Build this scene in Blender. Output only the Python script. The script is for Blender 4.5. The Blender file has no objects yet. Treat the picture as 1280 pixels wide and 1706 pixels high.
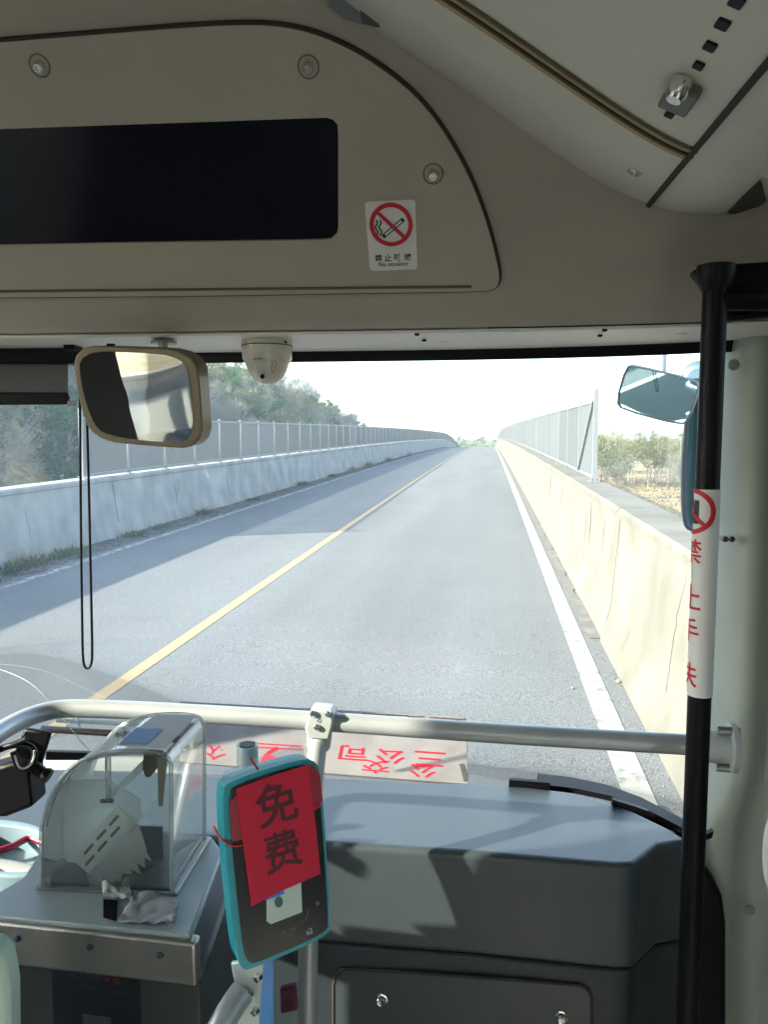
import bpy, bmesh, math, random
from mathutils import Vector, Matrix, noise
random.seed(7)
SC = bpy.context.scene
COL = SC.collection
V = Vector
# ------------------------------------------------------------------ camera, sky, sun, exposure
CAM = V((0, 0, 2.05))
YAW = math.radians(7.8); PITCH = math.radians(5.26)
FPX = 1282.0
cd = bpy.data.cameras.new('camera'); cam = bpy.data.objects.new('camera', cd); COL.objects.link(cam)
cd.sensor_fit = 'HORIZONTAL'; cd.sensor_width = 36.0; cd.lens = 36.0 * FPX / 1280.0
cd.clip_start = 0.05; cd.clip_end = 9000
CR = Matrix.Rotation(YAW, 3, 'Z') @ Matrix.Rotation(math.radians(90) - PITCH, 3, 'X')
cam.matrix_world = Matrix.Translation(CAM) @ CR.to_4x4()
SC.camera = cam
SUN = V((-1.0, -0.46, 0.50)).normalized()          # towards the sun
sd = bpy.data.lights.new('sun', 'SUN'); so = bpy.data.objects.new('sun', sd); COL.objects.link(so)
sd.energy = 4.4; sd.angle = math.radians(0.9); sd.color = (1.0, 0.87, 0.68)
so.rotation_euler = (-SUN).to_track_quat('-Z', 'Y').to_euler()
W = bpy.data.worlds.new('World'); SC.world = W; W.use_nodes = True
nt = W.node_tree; bg = nt.nodes['Background']; sk = nt.nodes.new('ShaderNodeTexSky')
sk.sky_type = 'NISHITA'; sk.sun_disc = False
sk.sun_elevation = math.asin(SUN.z); sk.sun_rotation = math.atan2(SUN.x, SUN.y)
sk.air_density = 1.0; sk.dust_density = 1.0; sk.ozone_density = 1.0
hs_ = nt.nodes.new('ShaderNodeHueSaturation'); hs_.inputs['Saturation'].default_value = .70     # thin hazy spring sky
nt.links.new(sk.outputs[0], hs_.inputs['Color']); nt.links.new(hs_.outputs[0], bg.inputs[0]); bg.inputs[1].default_value = 0.15
SC.view_settings.view_transform = 'Standard'; SC.view_settings.look = 'None'
SC.view_settings.exposure = 2.35; SC.view_settings.gamma = 1.0
SC.cycles.max_bounces = 9; SC.cycles.transparent_max_bounces = 24
SC.cycles.diffuse_bounces = 5; SC.cycles.glossy_bounces = 4
SC.cycles.sample_clamp_indirect = 6.0
SC.cycles.caustics_reflective = False; SC.cycles.caustics_refractive = False
# ------------------------------------------------------------------ bus frame: u right, v forward, w up, origin at eye height
BETA = math.radians(2.8)
BU = V((math.cos(BETA), math.sin(BETA), 0)); BV = V((-math.sin(BETA), math.cos(BETA), 0)); BW = V((0, 0, 1))
def B(u, v, w): return CAM + BU * u + BV * v + BW * w
def ray(x, y): return (CR @ V(((x - 640) / FPX, (853 - y) / FPX, -1))).normalized()
def PB(x, y, v):                       # where the line of sight of a photo pixel meets bus depth v
    d = ray(x, y); return CAM + d * (v / d.dot(BV))
def PWp(x, y, w):                      # ... meets the level w
    d = ray(x, y); return CAM + d * (w / d.z)
def PP(x, y, p, n):                    # ... meets a plane
    d = ray(x, y); return CAM + d * ((p - CAM).dot(n) / d.dot(n))
def uvw(p): q = p - CAM; return (q.dot(BU), q.dot(BV), q.z)
# ------------------------------------------------------------------ materials
MC = {}
def mat(name, col, rough=0.5, metal=0.0, var=0.0, vscale=6.0, bump=0.0, bscale=60.0, spec=0.5, col2=None, coat=0.0, detail=5):
    if name in MC: return MC[name]
    m = bpy.data.materials.new(name); m.use_nodes = True; MC[name] = m
    t = m.node_tree; p = t.nodes['Principled BSDF']
    p.inputs['Base Color'].default_value = (*col, 1); p.inputs['Roughness'].default_value = rough
    p.inputs['Metallic'].default_value = metal; p.inputs['Specular IOR Level'].default_value = spec
    p.inputs['Coat Weight'].default_value = coat
    if var or col2 or bump:
        tc = t.nodes.new('ShaderNodeTexCoord')
    if var or col2:
        n = t.nodes.new('ShaderNodeTexNoise'); n.inputs['Scale'].default_value = vscale; n.inputs['Detail'].default_value = detail
        t.links.new(tc.outputs['Object'], n.inputs['Vector'])
        r = t.nodes.new('ShaderNodeValToRGB'); r.color_ramp.elements[0].position = 0.35; r.color_ramp.elements[1].position = 0.68
        c2 = col2 or tuple(min(1, c * (1 + var)) for c in col); c1 = col if col2 else tuple(c * (1 - var) for c in col)
        r.color_ramp.elements[0].color = (*c1, 1); r.color_ramp.elements[1].color = (*c2, 1)
        t.links.new(n.outputs['Fac'], r.inputs['Fac']); t.links.new(r.outputs['Color'], p.inputs['Base Color'])
    if bump:
        n = t.nodes.new('ShaderNodeTexNoise'); n.inputs['Scale'].default_value = bscale; n.inputs['Detail'].default_value = 3
        t.links.new(tc.outputs['Object'], n.inputs['Vector'])
        b = t.nodes.new('ShaderNodeBump'); b.inputs['Strength'].default_value = bump; b.inputs['Distance'].default_value = 0.01
        t.links.new(n.outputs['Fac'], b.inputs['Height']); t.links.new(b.outputs['Normal'], p.inputs['Normal'])
    return m
def thin_glass(name, tint, dust=0.0, dustcol=(0.7, 0.8, 0.9), refl=1.0, rough=0.02, ior=1.45):
    m = bpy.data.materials.new(name); m.use_nodes = True; MC[name] = m
    t = m.node_tree; t.nodes.clear(); N = t.nodes.new; L = t.links.new
    out = N('ShaderNodeOutputMaterial'); tr = N('ShaderNodeBsdfTransparent'); tr.inputs[0].default_value = (*tint, 1)
    gl = N('ShaderNodeBsdfGlossy'); gl.inputs['Roughness'].default_value = rough
    fr = N('ShaderNodeFresnel'); fr.inputs['IOR'].default_value = ior
    mu = N('ShaderNodeMath'); mu.operation = 'MULTIPLY'; mu.inputs[1].default_value = refl; L(fr.outputs[0], mu.inputs[0])
    mx = N('ShaderNodeMixShader'); L(mu.outputs[0], mx.inputs[0]); L(tr.outputs[0], mx.inputs[1]); L(gl.outputs[0], mx.inputs[2])
    if dust:
        tl = N('ShaderNodeBsdfTranslucent'); tl.inputs[0].default_value = (*dustcol, 1)
        df = N('ShaderNodeBsdfDiffuse'); df.inputs[0].default_value = (*dustcol, 1)
        m3 = N('ShaderNodeMixShader'); m3.inputs[0].default_value = 0.45; L(tl.outputs[0], m3.inputs[1]); L(df.outputs[0], m3.inputs[2])
        tc = N('ShaderNodeTexCoord'); n = N('ShaderNodeTexNoise'); n.inputs['Scale'].default_value = 2.2; n.inputs['Detail'].default_value = 6
        L(tc.outputs['Object'], n.inputs['Vector'])
        mr = N('ShaderNodeMapRange'); mr.inputs[1].default_value = .3; mr.inputs[2].default_value = .75
        mr.inputs[3].default_value = dust * .6; mr.inputs[4].default_value = dust * 1.3; L(n.outputs['Fac'], mr.inputs[0])
        m2 = N('ShaderNodeMixShader'); L(mr.outputs[0], m2.inputs[0]); L(mx.outputs[0], m2.inputs[1]); L(m3.outputs[0], m2.inputs[2])
        L(m2.outputs[0], out.inputs[0])
        if name == 'windscreen_glass':      # dust veil strengthened to the left to paint the paler haze there
            sx = N('ShaderNodeSeparateXYZ'); L(tc.outputs['Object'], sx.inputs[0])
            g = N('ShaderNodeMapRange'); g.inputs[1].default_value = -1.0; g.inputs[2].default_value = .7; g.inputs[3].default_value = 1.9; g.inputs[4].default_value = .75; L(sx.outputs['X'], g.inputs[0])
            k = N('ShaderNodeMath'); k.operation = 'MULTIPLY'; L(mr.outputs[0], k.inputs[0]); L(g.outputs[0], k.inputs[1]); L(k.outputs[0], m2.inputs[0])
    else: L(mx.outputs[0], out.inputs[0])
    return m
def leafmat(name, c1, c2, sc=0.25):
    m = bpy.data.materials.new(name); m.use_nodes = True; MC[name] = m
    t = m.node_tree; t.nodes.clear(); N = t.nodes.new; L = t.links.new
    out = N('ShaderNodeOutputMaterial'); oi = N('ShaderNodeObjectInfo'); g = N('ShaderNodeNewGeometry')
    n = N('ShaderNodeTexNoise'); n.inputs['Scale'].default_value = 0.9; L(g.outputs['Position'], n.inputs['Vector'])
    ad = N('ShaderNodeMath'); ad.operation = 'ADD'; L(oi.outputs['Random'], ad.inputs[0]); L(n.outputs['Fac'], ad.inputs[1])
    ml = N('ShaderNodeMath'); ml.operation = 'MULTIPLY'; ml.inputs[1].default_value = .55; L(ad.outputs[0], ml.inputs[0])
    r = N('ShaderNodeValToRGB'); r.color_ramp.elements[0].color = (*c1, 1); r.color_ramp.elements[1].color = (*c2, 1)
    r.color_ramp.elements[0].position = .15; r.color_ramp.elements[1].position = .85
    L(ml.outputs[0], r.inputs[0])
    d = N('ShaderNodeBsdfDiffuse'); tl = N('ShaderNodeBsdfTranslucent'); L(r.outputs[0], d.inputs[0]); L(r.outputs[0], tl.inputs[0])
    mx = N('ShaderNodeMixShader'); mx.inputs[0].default_value = .35; L(d.outputs[0], mx.inputs[1]); L(tl.outputs[0], mx.inputs[2]); L(mx.outputs[0], out.inputs[0])
    return m
# ------------------------------------------------------------------ mesh collector
ORG = {}
class MB:
    def __init__(s): s.v = []; s.f = []
    def add(s, vs, fs):
        k = len(s.v); s.v += [V(p) for p in vs]; s.f += [tuple(i + k for i in f) for f in fs]; return s
    def box(s, c, ex, ey, ez):         # centre and three half-axis vectors
        c = V(c); ps = [c + ex * a + ey * b + ez * d for a in (-1, 1) for b in (-1, 1) for d in (-1, 1)]
        return s.add(ps, [(0, 1, 3, 2), (4, 6, 7, 5), (0, 4, 5, 1), (2, 3, 7, 6), (0, 2, 6, 4), (1, 5, 7, 3)])
    def bbox(s, u0, u1, v0, v1, w0, w1):   # box in bus axes
        return s.box(B((u0 + u1) / 2, (v0 + v1) / 2, (w0 + w1) / 2), BU * (u1 - u0) / 2, BV * (v1 - v0) / 2, BW * (w1 - w0) / 2)
    def wbox(s, x0, x1, y0, y1, z0, z1):
        return s.box(((x0 + x1) / 2, (y0 + y1) / 2, (z0 + z1) / 2), V(((x1 - x0) / 2, 0, 0)), V((0, (y1 - y0) / 2, 0)), V((0, 0, (z1 - z0) / 2)))
    def tube(s, pts, r, n=12, caps=True, closed=False):
        pts = [V(p) for p in pts]; m = len(pts); rr = r if isinstance(r, (list, tuple)) else [r] * m
        t0 = (pts[1] - pts[0]).normalized(); a = t0.orthogonal().normalized(); vs = []
        for i, p in enumerate(pts):
            if closed: t = (pts[(i + 1) % m] - pts[i - 1]).normalized()
            else: t = (pts[min(i + 1, m - 1)] - pts[max(i - 1, 0)]).normalized()
            a = (a - t * a.dot(t)); a = a.normalized() if a.length > 1e-6 else t.orthogonal().normalized()
            b = t.cross(a)
            vs += [p + (a * math.cos(2 * math.pi * k / n) + b * math.sin(2 * math.pi * k / n)) * rr[i] for k in range(n)]
        fs = []
        for i in range(m if closed else m - 1):
            j = (i + 1) % m
            for k in range(n): fs.append((i * n + k, i * n + (k + 1) % n, j * n + (k + 1) % n, j * n + k))
        if caps and not closed: fs += [tuple(range(n - 1, -1, -1)), tuple(range((m - 1) * n, m * n))]
        return s.add(vs, fs)
    def lathe(s, c, ax, prof, n=32, seg=None):   # prof: (radius, height along ax)
        ax = V(ax).normalized(); a = ax.orthogonal().normalized(); b = ax.cross(a); c = V(c); vs = []
        for r, h in prof: vs += [c + ax * h + (a * math.cos(2 * math.pi * k / n) + b * math.sin(2 * math.pi * k / n)) * r for k in range(n)]
        fs = [(i * n + k, i * n + (k + 1) % n, (i + 1) * n + (k + 1) % n, (i + 1) * n + k) for i in range(len(prof) - 1) for k in range(n)]
        fs += [tuple(range(n - 1, -1, -1)), tuple(range((len(prof) - 1) * n, len(prof) * n))]
        return s.add(vs, fs)
    def prism(s, loops, off, base=V((0, 0, 0))):    # loops: outer + holes (3D, planar); extruded by off
        bm = bmesh.new(); es = []
        for lp in loops:
            vs = [bm.verts.new(V(p) + base) for p in lp]
            for i in range(len(vs)): es.append(bm.edges.new((vs[i], vs[(i + 1) % len(vs)])))
        nrm = V(off).normalized()
        bmesh.ops.triangle_fill(bm, use_beauty=True, use_dissolve=False, edges=es, normal=nrm)
        bm.verts.index_update(); vv = [v.co.copy() for v in bm.verts]; ff = [tuple(v.index for v in f.verts) for f in bm.faces]
        bm.free(); n = len(vv); vs2 = [p + V(off) for p in vv]
        fs = list(ff) + [tuple(i + n for i in reversed(f)) for f in ff]
        k = 0
        for lp in loops:
            L = len(lp)
            for i in range(L): fs.append((k + i, k + (i + 1) % L, k + (i + 1) % L + n, k + i + n))
            k += L
        return s.add(vv + vs2, fs)
    def grid(s, P, nu, nv):            # P(i,j) -> point
        return s.add([P(i, j) for i in range(nu) for j in range(nv)],
                     [(i * nv + j, (i + 1) * nv + j, (i + 1) * nv + j + 1, i * nv + j + 1) for i in range(nu - 1) for j in range(nv - 1)])
    def build(s, name, m, parent=None, smooth=None, bevel=0, seg=2, label=None, recalc=True, solid=0, sub=0):
        o0 = ORG.get(parent.name, V((0, 0, 0))) if parent else V((0, 0, 0))
        if parent is None:
            o0 = sum(s.v, V((0, 0, 0))) / len(s.v); o0.z = min(p.z for p in s.v)
        me = bpy.data.meshes.new(name); me.from_pydata([p - o0 for p in s.v], [], s.f); me.update()
        if recalc:
            bm = bmesh.new(); bm.from_mesh(me); bmesh.ops.remove_doubles(bm, verts=bm.verts, dist=1e-6)
            bmesh.ops.recalc_face_normals(bm, faces=bm.faces); bm.to_mesh(me); bm.free()
        o = bpy.data.objects.new(name, me); COL.objects.link(o)
        me.materials.append(m)
        if parent: o.parent = parent
        else: o.location = o0
        ORG[o.name] = o0
        if smooth is not None:
            for p in me.polygons: p.use_smooth = True
            me.set_sharp_from_angle(angle=math.radians(smooth))
        if solid:
            md = o.modifiers.new('s', 'SOLIDIFY'); md.thickness = solid; md.offset = 0
        if bevel:
            md = o.modifiers.new('b', 'BEVEL'); md.width = bevel; md.segments = seg; md.limit_method = 'ANGLE'; md.angle_limit = math.radians(35)
            for p in me.polygons: p.use_smooth = True
            if smooth is None: me.set_sharp_from_angle(angle=math.radians(50))
        if sub:
            md = o.modifiers.new('u', 'SUBSURF'); md.levels = md.render_levels = sub
        if label: o['label'] = label
        return o
def tag(o, label=None, cat=None, group=None, kind=None):
    if label: o['label'] = label
    if cat: o['category'] = cat
    if group: o['group'] = group
    if kind: o['kind'] = kind
    return o
def thing(name, label, cat, loc, group=None):
    o = bpy.data.objects.new(name, None); COL.objects.link(o); o.location = loc; o.empty_display_size = .1
    ORG[o.name] = V(loc); return tag(o, label, cat, group)
def smooth01(t): t = max(0, min(1, t)); return t * t * (3 - 2 * t)
def rrect(cx, cy, hx, hy, r, n=6):
    pts = []
    for (sx, sy, a0) in ((1, 1, 0), (-1, 1, 90), (-1, -1, 180), (1, -1, 270)):
        for k in range(n + 1):
            a = math.radians(a0 + 90 * k / n); pts.append((cx + sx * (hx - r) + r * math.cos(a), cy + sy * (hy - r) + r * math.sin(a)))
    return pts
def chaikin(p, it=2, closed=False):
    for _ in range(it):
        q = [] if closed else [p[0]]
        m = len(p) if closed else len(p) - 1
        for i in range(m):
            a = V(p[i]); b = V(p[(i + 1) % len(p)]); q += [a * .75 + b * .25, a * .25 + b * .75]
        if not closed: q.append(p[-1])
        p = q
    return p
class Frame:                            # a flat drawing frame: x right, y up, n towards the viewer
    def __init__(s, o, ex, ey):
        s.o = V(o); s.ex = V(ex).normalized(); s.ey = (V(ey) - s.ex * V(ey).dot(s.ex)).normalized(); s.n = s.ex.cross(s.ey)
    def P(s, x, y, z=0): return s.o + s.ex * x + s.ey * y + s.n * z
    def loc(s, p): q = p - s.o; return (q.dot(s.ex), q.dot(s.ey))
    def poly(s, mb, loops, z, t=.0004): return mb.prism([[s.P(x, y, z) for x, y in lp] for lp in loops], s.n * t)
    def ring(s, mb, c, r1, r0, z, t=.0004, n=48):
        f = lambda r: [(c[0] + r * math.cos(2 * math.pi * k / n), c[1] + r * math.sin(2 * math.pi * k / n)) for k in range(n)]
        return s.poly(mb, [f(r1), f(r0)], z, t)
    def line(s, mb, pts, wd, z, t=.0004):
        for i in range(len(pts) - 1):
            a = V(pts[i]); b = V(pts[i + 1]); d = (b - a).normalized(); n = V((-d.y, d.x)) * wd / 2; e = d * wd * .25
            s.poly(mb, [[a - n - e, b - n + e, b + n + e, a + n - e]], z, t)
        return mb
    def text(s, mb, body, h, cx, cy, z, rot=0, sx=1.0, t=0, bold=0):
        vs, fs = textmesh(body, bold)
        x0 = min(v.x for v in vs); x1 = max(v.x for v in vs); y0 = min(v.y for v in vs); y1 = max(v.y for v in vs)
        k = h / (y1 - y0); c, sn = math.cos(rot), math.sin(rot); out = []
        for v in vs:
            x = (v.x - (x0 + x1) / 2) * k * sx; y = (v.y - (y0 + y1) / 2) * k
            out.append(s.P(cx + x * c - y * sn, cy + x * sn + y * c, z))
        return mb.add(out, fs)
TM = {}
def textmesh(body, bold=0):
    if (body, bold) in TM: return TM[(body, bold)]
    c = bpy.data.curves.new('lettering', 'FONT'); c.body = body; c.offset = bold; c.resolution_u = 3
    o = bpy.data.objects.new('lettering', c); COL.objects.link(o)
    dg = bpy.context.evaluated_depsgraph_get(); me = bpy.data.meshes.new_from_object(o.evaluated_get(dg))
    vs = [v.co.copy() for v in me.vertices]; fs = [tuple(p.vertices) for p in me.polygons]
    bpy.data.objects.remove(o); bpy.data.meshes.remove(me); bpy.data.curves.remove(c)
    TM[(body, bold)] = (vs, fs); return vs, fs
# ------------------------------------------------------------------ palette
header_m = mat('beige_moulded_plastic', (.405, .375, .325), .55, var=.05, vscale=3, bump=.25, bscale=420)
hatch_m = mat('warm_grey_plastic', (.43, .40, .34), .55, var=.05, vscale=3, bump=.25, bscale=420)
ledge_m = mat('white_plastic_ledge', (.80, .78, .74), .4, var=.04, vscale=4)
cover_m = mat('off_white_duct_cover', (.70, .71, .63), .5, var=.05, vscale=3, bump=.1, bscale=300)
seam_m = mat('dark_rubber_seam', (.03, .027, .022), .7)
blk_m = mat('black_plastic', (.004, .004, .006), .4, spec=.18, bump=.1, bscale=300)
blkgloss_m = mat('black_display_glass', (.004, .004, .010), .12, spec=.4)
chrome_m = mat('polished_steel', (.7, .7, .68), .22, 1.0)
steel_m = mat('brushed_grey_steel', (.36, .35, .33), .42, 1.0, var=.18, vscale=9, bump=.1, bscale=90)
paintrail_m = mat('grey_painted_tube', (.40, .43, .45), .30, .35, var=.05, vscale=8)
fitting_m = mat('grey_cast_fitting', (.42, .46, .46), .4, .1, var=.06, vscale=20)
dash_m = mat('dark_grey_dash_plastic', (.045, .060, .071), .30, var=.10, vscale=5, bump=.2, bscale=500, spec=.6)
dash_m.node_tree.nodes['Principled BSDF'].inputs['Specular IOR Level'].default_value = .8
pillar_m = mat('grey_green_pillar_trim', (.36, .40, .36), .5, var=.06, vscale=5)
white_m = mat('white_sticker', (.75, .75, .75), .45)
red_m = mat('red_print', (.55, .010, .03), .5)
black_print = mat('black_print', (.02, .02, .025), .5)
mirror_m = mat('mirror_glass', (.86, .88, .88), .015, 1.0)
teal_m = mat('teal_plastic', (.02, .34, .42), .3, var=.06, vscale=15)
wind_m = thin_glass('windscreen_glass', (.83, .925, .955), dust=.075, dustcol=(.58, .76, .88), refl=.55)  # bluish dust veil also pales the view outside, like haze
side_glass = thin_glass('side_window_glass', (.84, .88, .90), refl=.8)
clear_glass = thin_glass('driver_window_glass', (.90, .93, .93), refl=.8)
acr_m = thin_glass('clear_acrylic', (.93, .95, .945), dust=.05, dustcol=(.80, .85, .84), refl=1.6, rough=.06)
acr_edge = thin_glass('acrylic_edge', (.80, .84, .84), dust=.22, dustcol=(.85, .9, .9), refl=2.5, rough=.12)
# ================================================================== THE PLACE OUTSIDE (x across the road, y along it)
def zr(y):
    if y < 0: return .0172 * y
    z = .0172 * y - 6.68e-5 * y * y
    if y > 120:
        q = min(y, 180) - 120; z -= 5.3e-4 * q * q
    if y > 180:
        z = .0172 * 180 - 6.68e-5 * 180 * 180 - 5.3e-4 * 3600 - .07 * (y - 180)
    return z
def road_m():
    m = mat('asphalt', (.105, .108, .108), .82, bump=.5, bscale=150)
    t = m.node_tree; N = t.nodes.new; L = t.links.new; p = t.nodes['Principled BSDF']
    tc = N('ShaderNodeTexCoord')
    a = N('ShaderNodeTexNoise'); a.inputs['Scale'].default_value = 105; a.inputs['Detail'].default_value = 2; L(tc.outputs['Object'], a.inputs['Vector'])
    mp = N('ShaderNodeMapping'); mp.inputs['Scale'].default_value = (.9, .06, 1); L(tc.outputs['Object'], mp.inputs['Vector'])
    b = N('ShaderNodeTexNoise'); b.inputs['Scale'].default_value = 1.2; b.inputs['Detail'].default_value = 5; L(mp.outputs[0], b.inputs['Vector'])
    c = N('ShaderNodeTexNoise'); c.inputs['Scale'].default_value = .5; c.inputs['Detail'].default_value = 7; L(tc.outputs['Object'], c.inputs['Vector'])
    r = N('ShaderNodeValToRGB'); r.color_ramp.elements[0].position = .34; r.color_ramp.elements[1].position = .72
    r.color_ramp.elements[0].color = (.060, .064, .066, 1); r.color_ramp.elements[1].color = (.262, .268, .268, 1)
    L(a.outputs['Fac'], r.inputs['Fac'])
    r2 = N('ShaderNodeMapRange'); r2.inputs[1].default_value = .3; r2.inputs[2].default_value = .7; r2.inputs[3].default_value = .88; r2.inputs[4].default_value = 1.08; L(b.outputs['Fac'], r2.inputs[0])
    r3 = N('ShaderNodeMapRange'); r3.inputs[1].default_value = .3; r3.inputs[2].default_value = .7; r3.inputs[3].default_value = .93; r3.inputs[4].default_value = 1.07; L(c.outputs['Fac'], r3.inputs[0])
    mm = N('ShaderNodeMath'); mm.operation = 'MULTIPLY'; L(r2.outputs[0], mm.inputs[0]); L(r3.outputs[0], mm.inputs[1])
    # newer and older lengths of surfacing
    sx = N('ShaderNodeSeparateXYZ'); L(tc.outputs['Object'], sx.inputs[0])
    gt = N('ShaderNodeMath'); gt.operation = 'GREATER_THAN'; gt.inputs[1].default_value = 24.6; L(sx.outputs['Y'], gt.inputs[0])
    g2 = N('ShaderNodeMath'); g2.operation = 'MULTIPLY_ADD'; g2.inputs[1].default_value = -.07; g2.inputs[2].default_value = 1; L(gt.outputs[0], g2.inputs[0])
    m4 = N('ShaderNodeMath'); m4.operation = 'MULTIPLY'; L(mm.outputs[0], m4.inputs[0]); L(g2.outputs[0], m4.inputs[1])
    vm = N('ShaderNodeVectorMath'); vm.operation = 'SCALE'; L(r.outputs[0], vm.inputs[0]); L(m4.outputs[0], vm.inputs['Scale']); vo = N('ShaderNodeTexVoronoi'); vo.feature = 'DISTANCE_TO_EDGE'; vo.inputs['Scale'].default_value = .42
    dn = N('ShaderNodeTexNoise'); dn.inputs['Scale'].default_value = 2.0; dn.inputs['Detail'].default_value = 6; L(tc.outputs['Object'], dn.inputs['Vector'])
    va = N('ShaderNodeVectorMath'); va.operation = 'ADD'; L(tc.outputs['Object'], va.inputs[0]); L(dn.outputs['Color'], va.inputs[1]); L(va.outputs[0], vo.inputs['Vector'])
    ck = N('ShaderNodeMapRange'); ck.inputs[1].default_value = 0; ck.inputs[2].default_value = .006; ck.inputs[3].default_value = 1; ck.inputs[4].default_value = 0; L(vo.outputs['Distance'], ck.inputs[0])
    cm = N('ShaderNodeMapRange'); cm.inputs[1].default_value = .54; cm.inputs[2].default_value = .60; cm.inputs[3].default_value = 0; cm.inputs[4].default_value = .45; L(c.outputs['Fac'], cm.inputs[0])
    cc = N('ShaderNodeMath'); cc.operation = 'MULTIPLY'; L(ck.outputs[0], cc.inputs[0]); L(cm.outputs[0], cc.inputs[1])
    mxc = N('ShaderNodeMix'); mxc.data_type = 'RGBA'; mxc.inputs[7].default_value = (.03, .03, .03, 1); L(cc.outputs[0], mxc.inputs[0]); L(vm.outputs[0], mxc.inputs[6])
    L(mxc.outputs[2], p.inputs['Base Color'])
    return m
asph = road_m()
def paint_mat(name, col, wear):
    m = bpy.data.materials.new(name); m.use_nodes = True; t = m.node_tree; N = t.nodes.new; L = t.links.new; p = t.nodes['Principled BSDF']
    p.inputs['Roughness'].default_value = .7; tc = N('ShaderNodeTexCoord')
    a = N('ShaderNodeTexNoise'); a.inputs['Scale'].default_value = 7; a.inputs['Detail'].default_value = 10; a.inputs['Roughness'].default_value = .75; L(tc.outputs['Object'], a.inputs['Vector'])
    r = N('ShaderNodeValToRGB'); r.color_ramp.elements[0].position = wear; r.color_ramp.elements[1].position = wear + .10
    r.color_ramp.elements[0].color = (.17, .17, .165, 1); r.color_ramp.elements[1].color = (*col, 1); L(a.outputs['Fac'], r.inputs[0]); L(r.outputs[0], p.inputs['Base Color'])
    return m
XL, XR = -7.02, 1.08          # barrier feet
def strip(name, m, x0, x1, y0, y1, dz, st=2.0, label=None, wob=0):
    mb = MB(); n = int((y1 - y0) / st) + 1; nx = 9 if abs(x1 - x0) > 3 else 2
    def P(i, j):
        y = y0 + (y1 - y0) * i / (n - 1); x = x0 + (x1 - x0) * j / (nx - 1)
        if wob: x += wob * noise.noise(V((y * 1.7, j * 5.0, 3)))
        return V((x, y, zr(y) + dz))
    mb.grid(P, n, nx); o = mb.build(name, m, recalc=False); o['kind'] = 'structure'; return o
YE = 262
strip('road', asph, XL - .2, XR + .2, -60, YE, 0)
# edge and centre markings
yel = paint_mat('yellow_road_paint', (.42, .30, .145), .33); wht = paint_mat('white_road_paint', (.36, .355, .325), .38); whl = paint_mat('worn_white_road_paint', (.45, .45, .44), .46)
strip('yellow_centre_line', yel, -2.95 - .066, -2.95 + .066, -60, YE, .004)
strip('white_edge_line_nearside', wht, .85 - .085, .85 + .085, -60, YE, .004)
strip('white_edge_line_farside', whl, -6.25 - .07, -6.25 + .07, -60, YE, .004)
dirt_m = mat('roadside_dirt', (.022, .026, .028), .95, col2=(.15, .14, .12), vscale=5, bump=.9, bscale=40, detail=9)
strip('dirt_verge_farside', dirt_m, XL, -6.47, -40, YE, .008, st=.25, wob=.16)
dirt2 = mat('sandy_dust', (.12, .12, .115), .95, col2=(.20, .18, .15), vscale=9, bump=.6, bscale=60, detail=8)
strip('sand_verge_nearside', dirt2, .985, XR + .03, 7.6, YE, .008, st=.25, wob=.10)
# ---- concrete barriers
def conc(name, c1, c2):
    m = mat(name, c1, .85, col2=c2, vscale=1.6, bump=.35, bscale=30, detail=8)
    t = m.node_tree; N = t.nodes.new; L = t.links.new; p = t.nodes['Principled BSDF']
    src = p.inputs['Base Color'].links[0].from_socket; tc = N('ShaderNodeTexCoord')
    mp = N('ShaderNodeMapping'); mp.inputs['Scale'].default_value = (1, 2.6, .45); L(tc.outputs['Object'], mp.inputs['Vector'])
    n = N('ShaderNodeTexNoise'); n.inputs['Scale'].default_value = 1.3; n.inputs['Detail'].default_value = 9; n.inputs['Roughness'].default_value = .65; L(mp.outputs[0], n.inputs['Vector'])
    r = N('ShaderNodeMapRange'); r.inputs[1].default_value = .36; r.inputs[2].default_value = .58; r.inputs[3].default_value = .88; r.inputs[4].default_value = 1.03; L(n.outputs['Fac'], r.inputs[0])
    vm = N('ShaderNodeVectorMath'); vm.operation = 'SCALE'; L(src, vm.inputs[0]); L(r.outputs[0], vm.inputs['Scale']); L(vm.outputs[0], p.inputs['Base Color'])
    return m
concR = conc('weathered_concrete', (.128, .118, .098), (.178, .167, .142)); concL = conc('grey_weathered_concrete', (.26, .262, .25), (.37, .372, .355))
def barrier(name, label, m, side, foot, h, joints, flare_to):
    # side +1: stands on the right of the road, its face towards -x
    mb = MB(); ys = [-60 + 2 * i for i in range(int((YE + 60) / 2) + 1)] + [j for j in joints] + [flare_to, flare_to + .02]
    ys = sorted(set(ys))
    prof = [(0, -.3), (0, .05), (.10, .34), (.18, h - .10), (.155, h - .085), (.15, h - .03), (.18, h), (.56, h), (.60, h - .05), (.60, -1.4)]
    def P(i, j):
        y = ys[i]; a, z = prof[j]
        if y > flare_to and j in (1, 2): a += .03
        return V((foot + side * a, y, zr(y) + z))
    mb.grid(P, len(ys), len(prof)); o = mb.build(name, m, smooth=25); tag(o, label, 'wall')
    return o
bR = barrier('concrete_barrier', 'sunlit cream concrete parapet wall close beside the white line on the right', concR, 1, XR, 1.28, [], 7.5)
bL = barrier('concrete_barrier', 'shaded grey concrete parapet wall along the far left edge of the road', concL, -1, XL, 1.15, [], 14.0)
jm = mat('dark_joint', (.05, .047, .042), .9)
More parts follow.
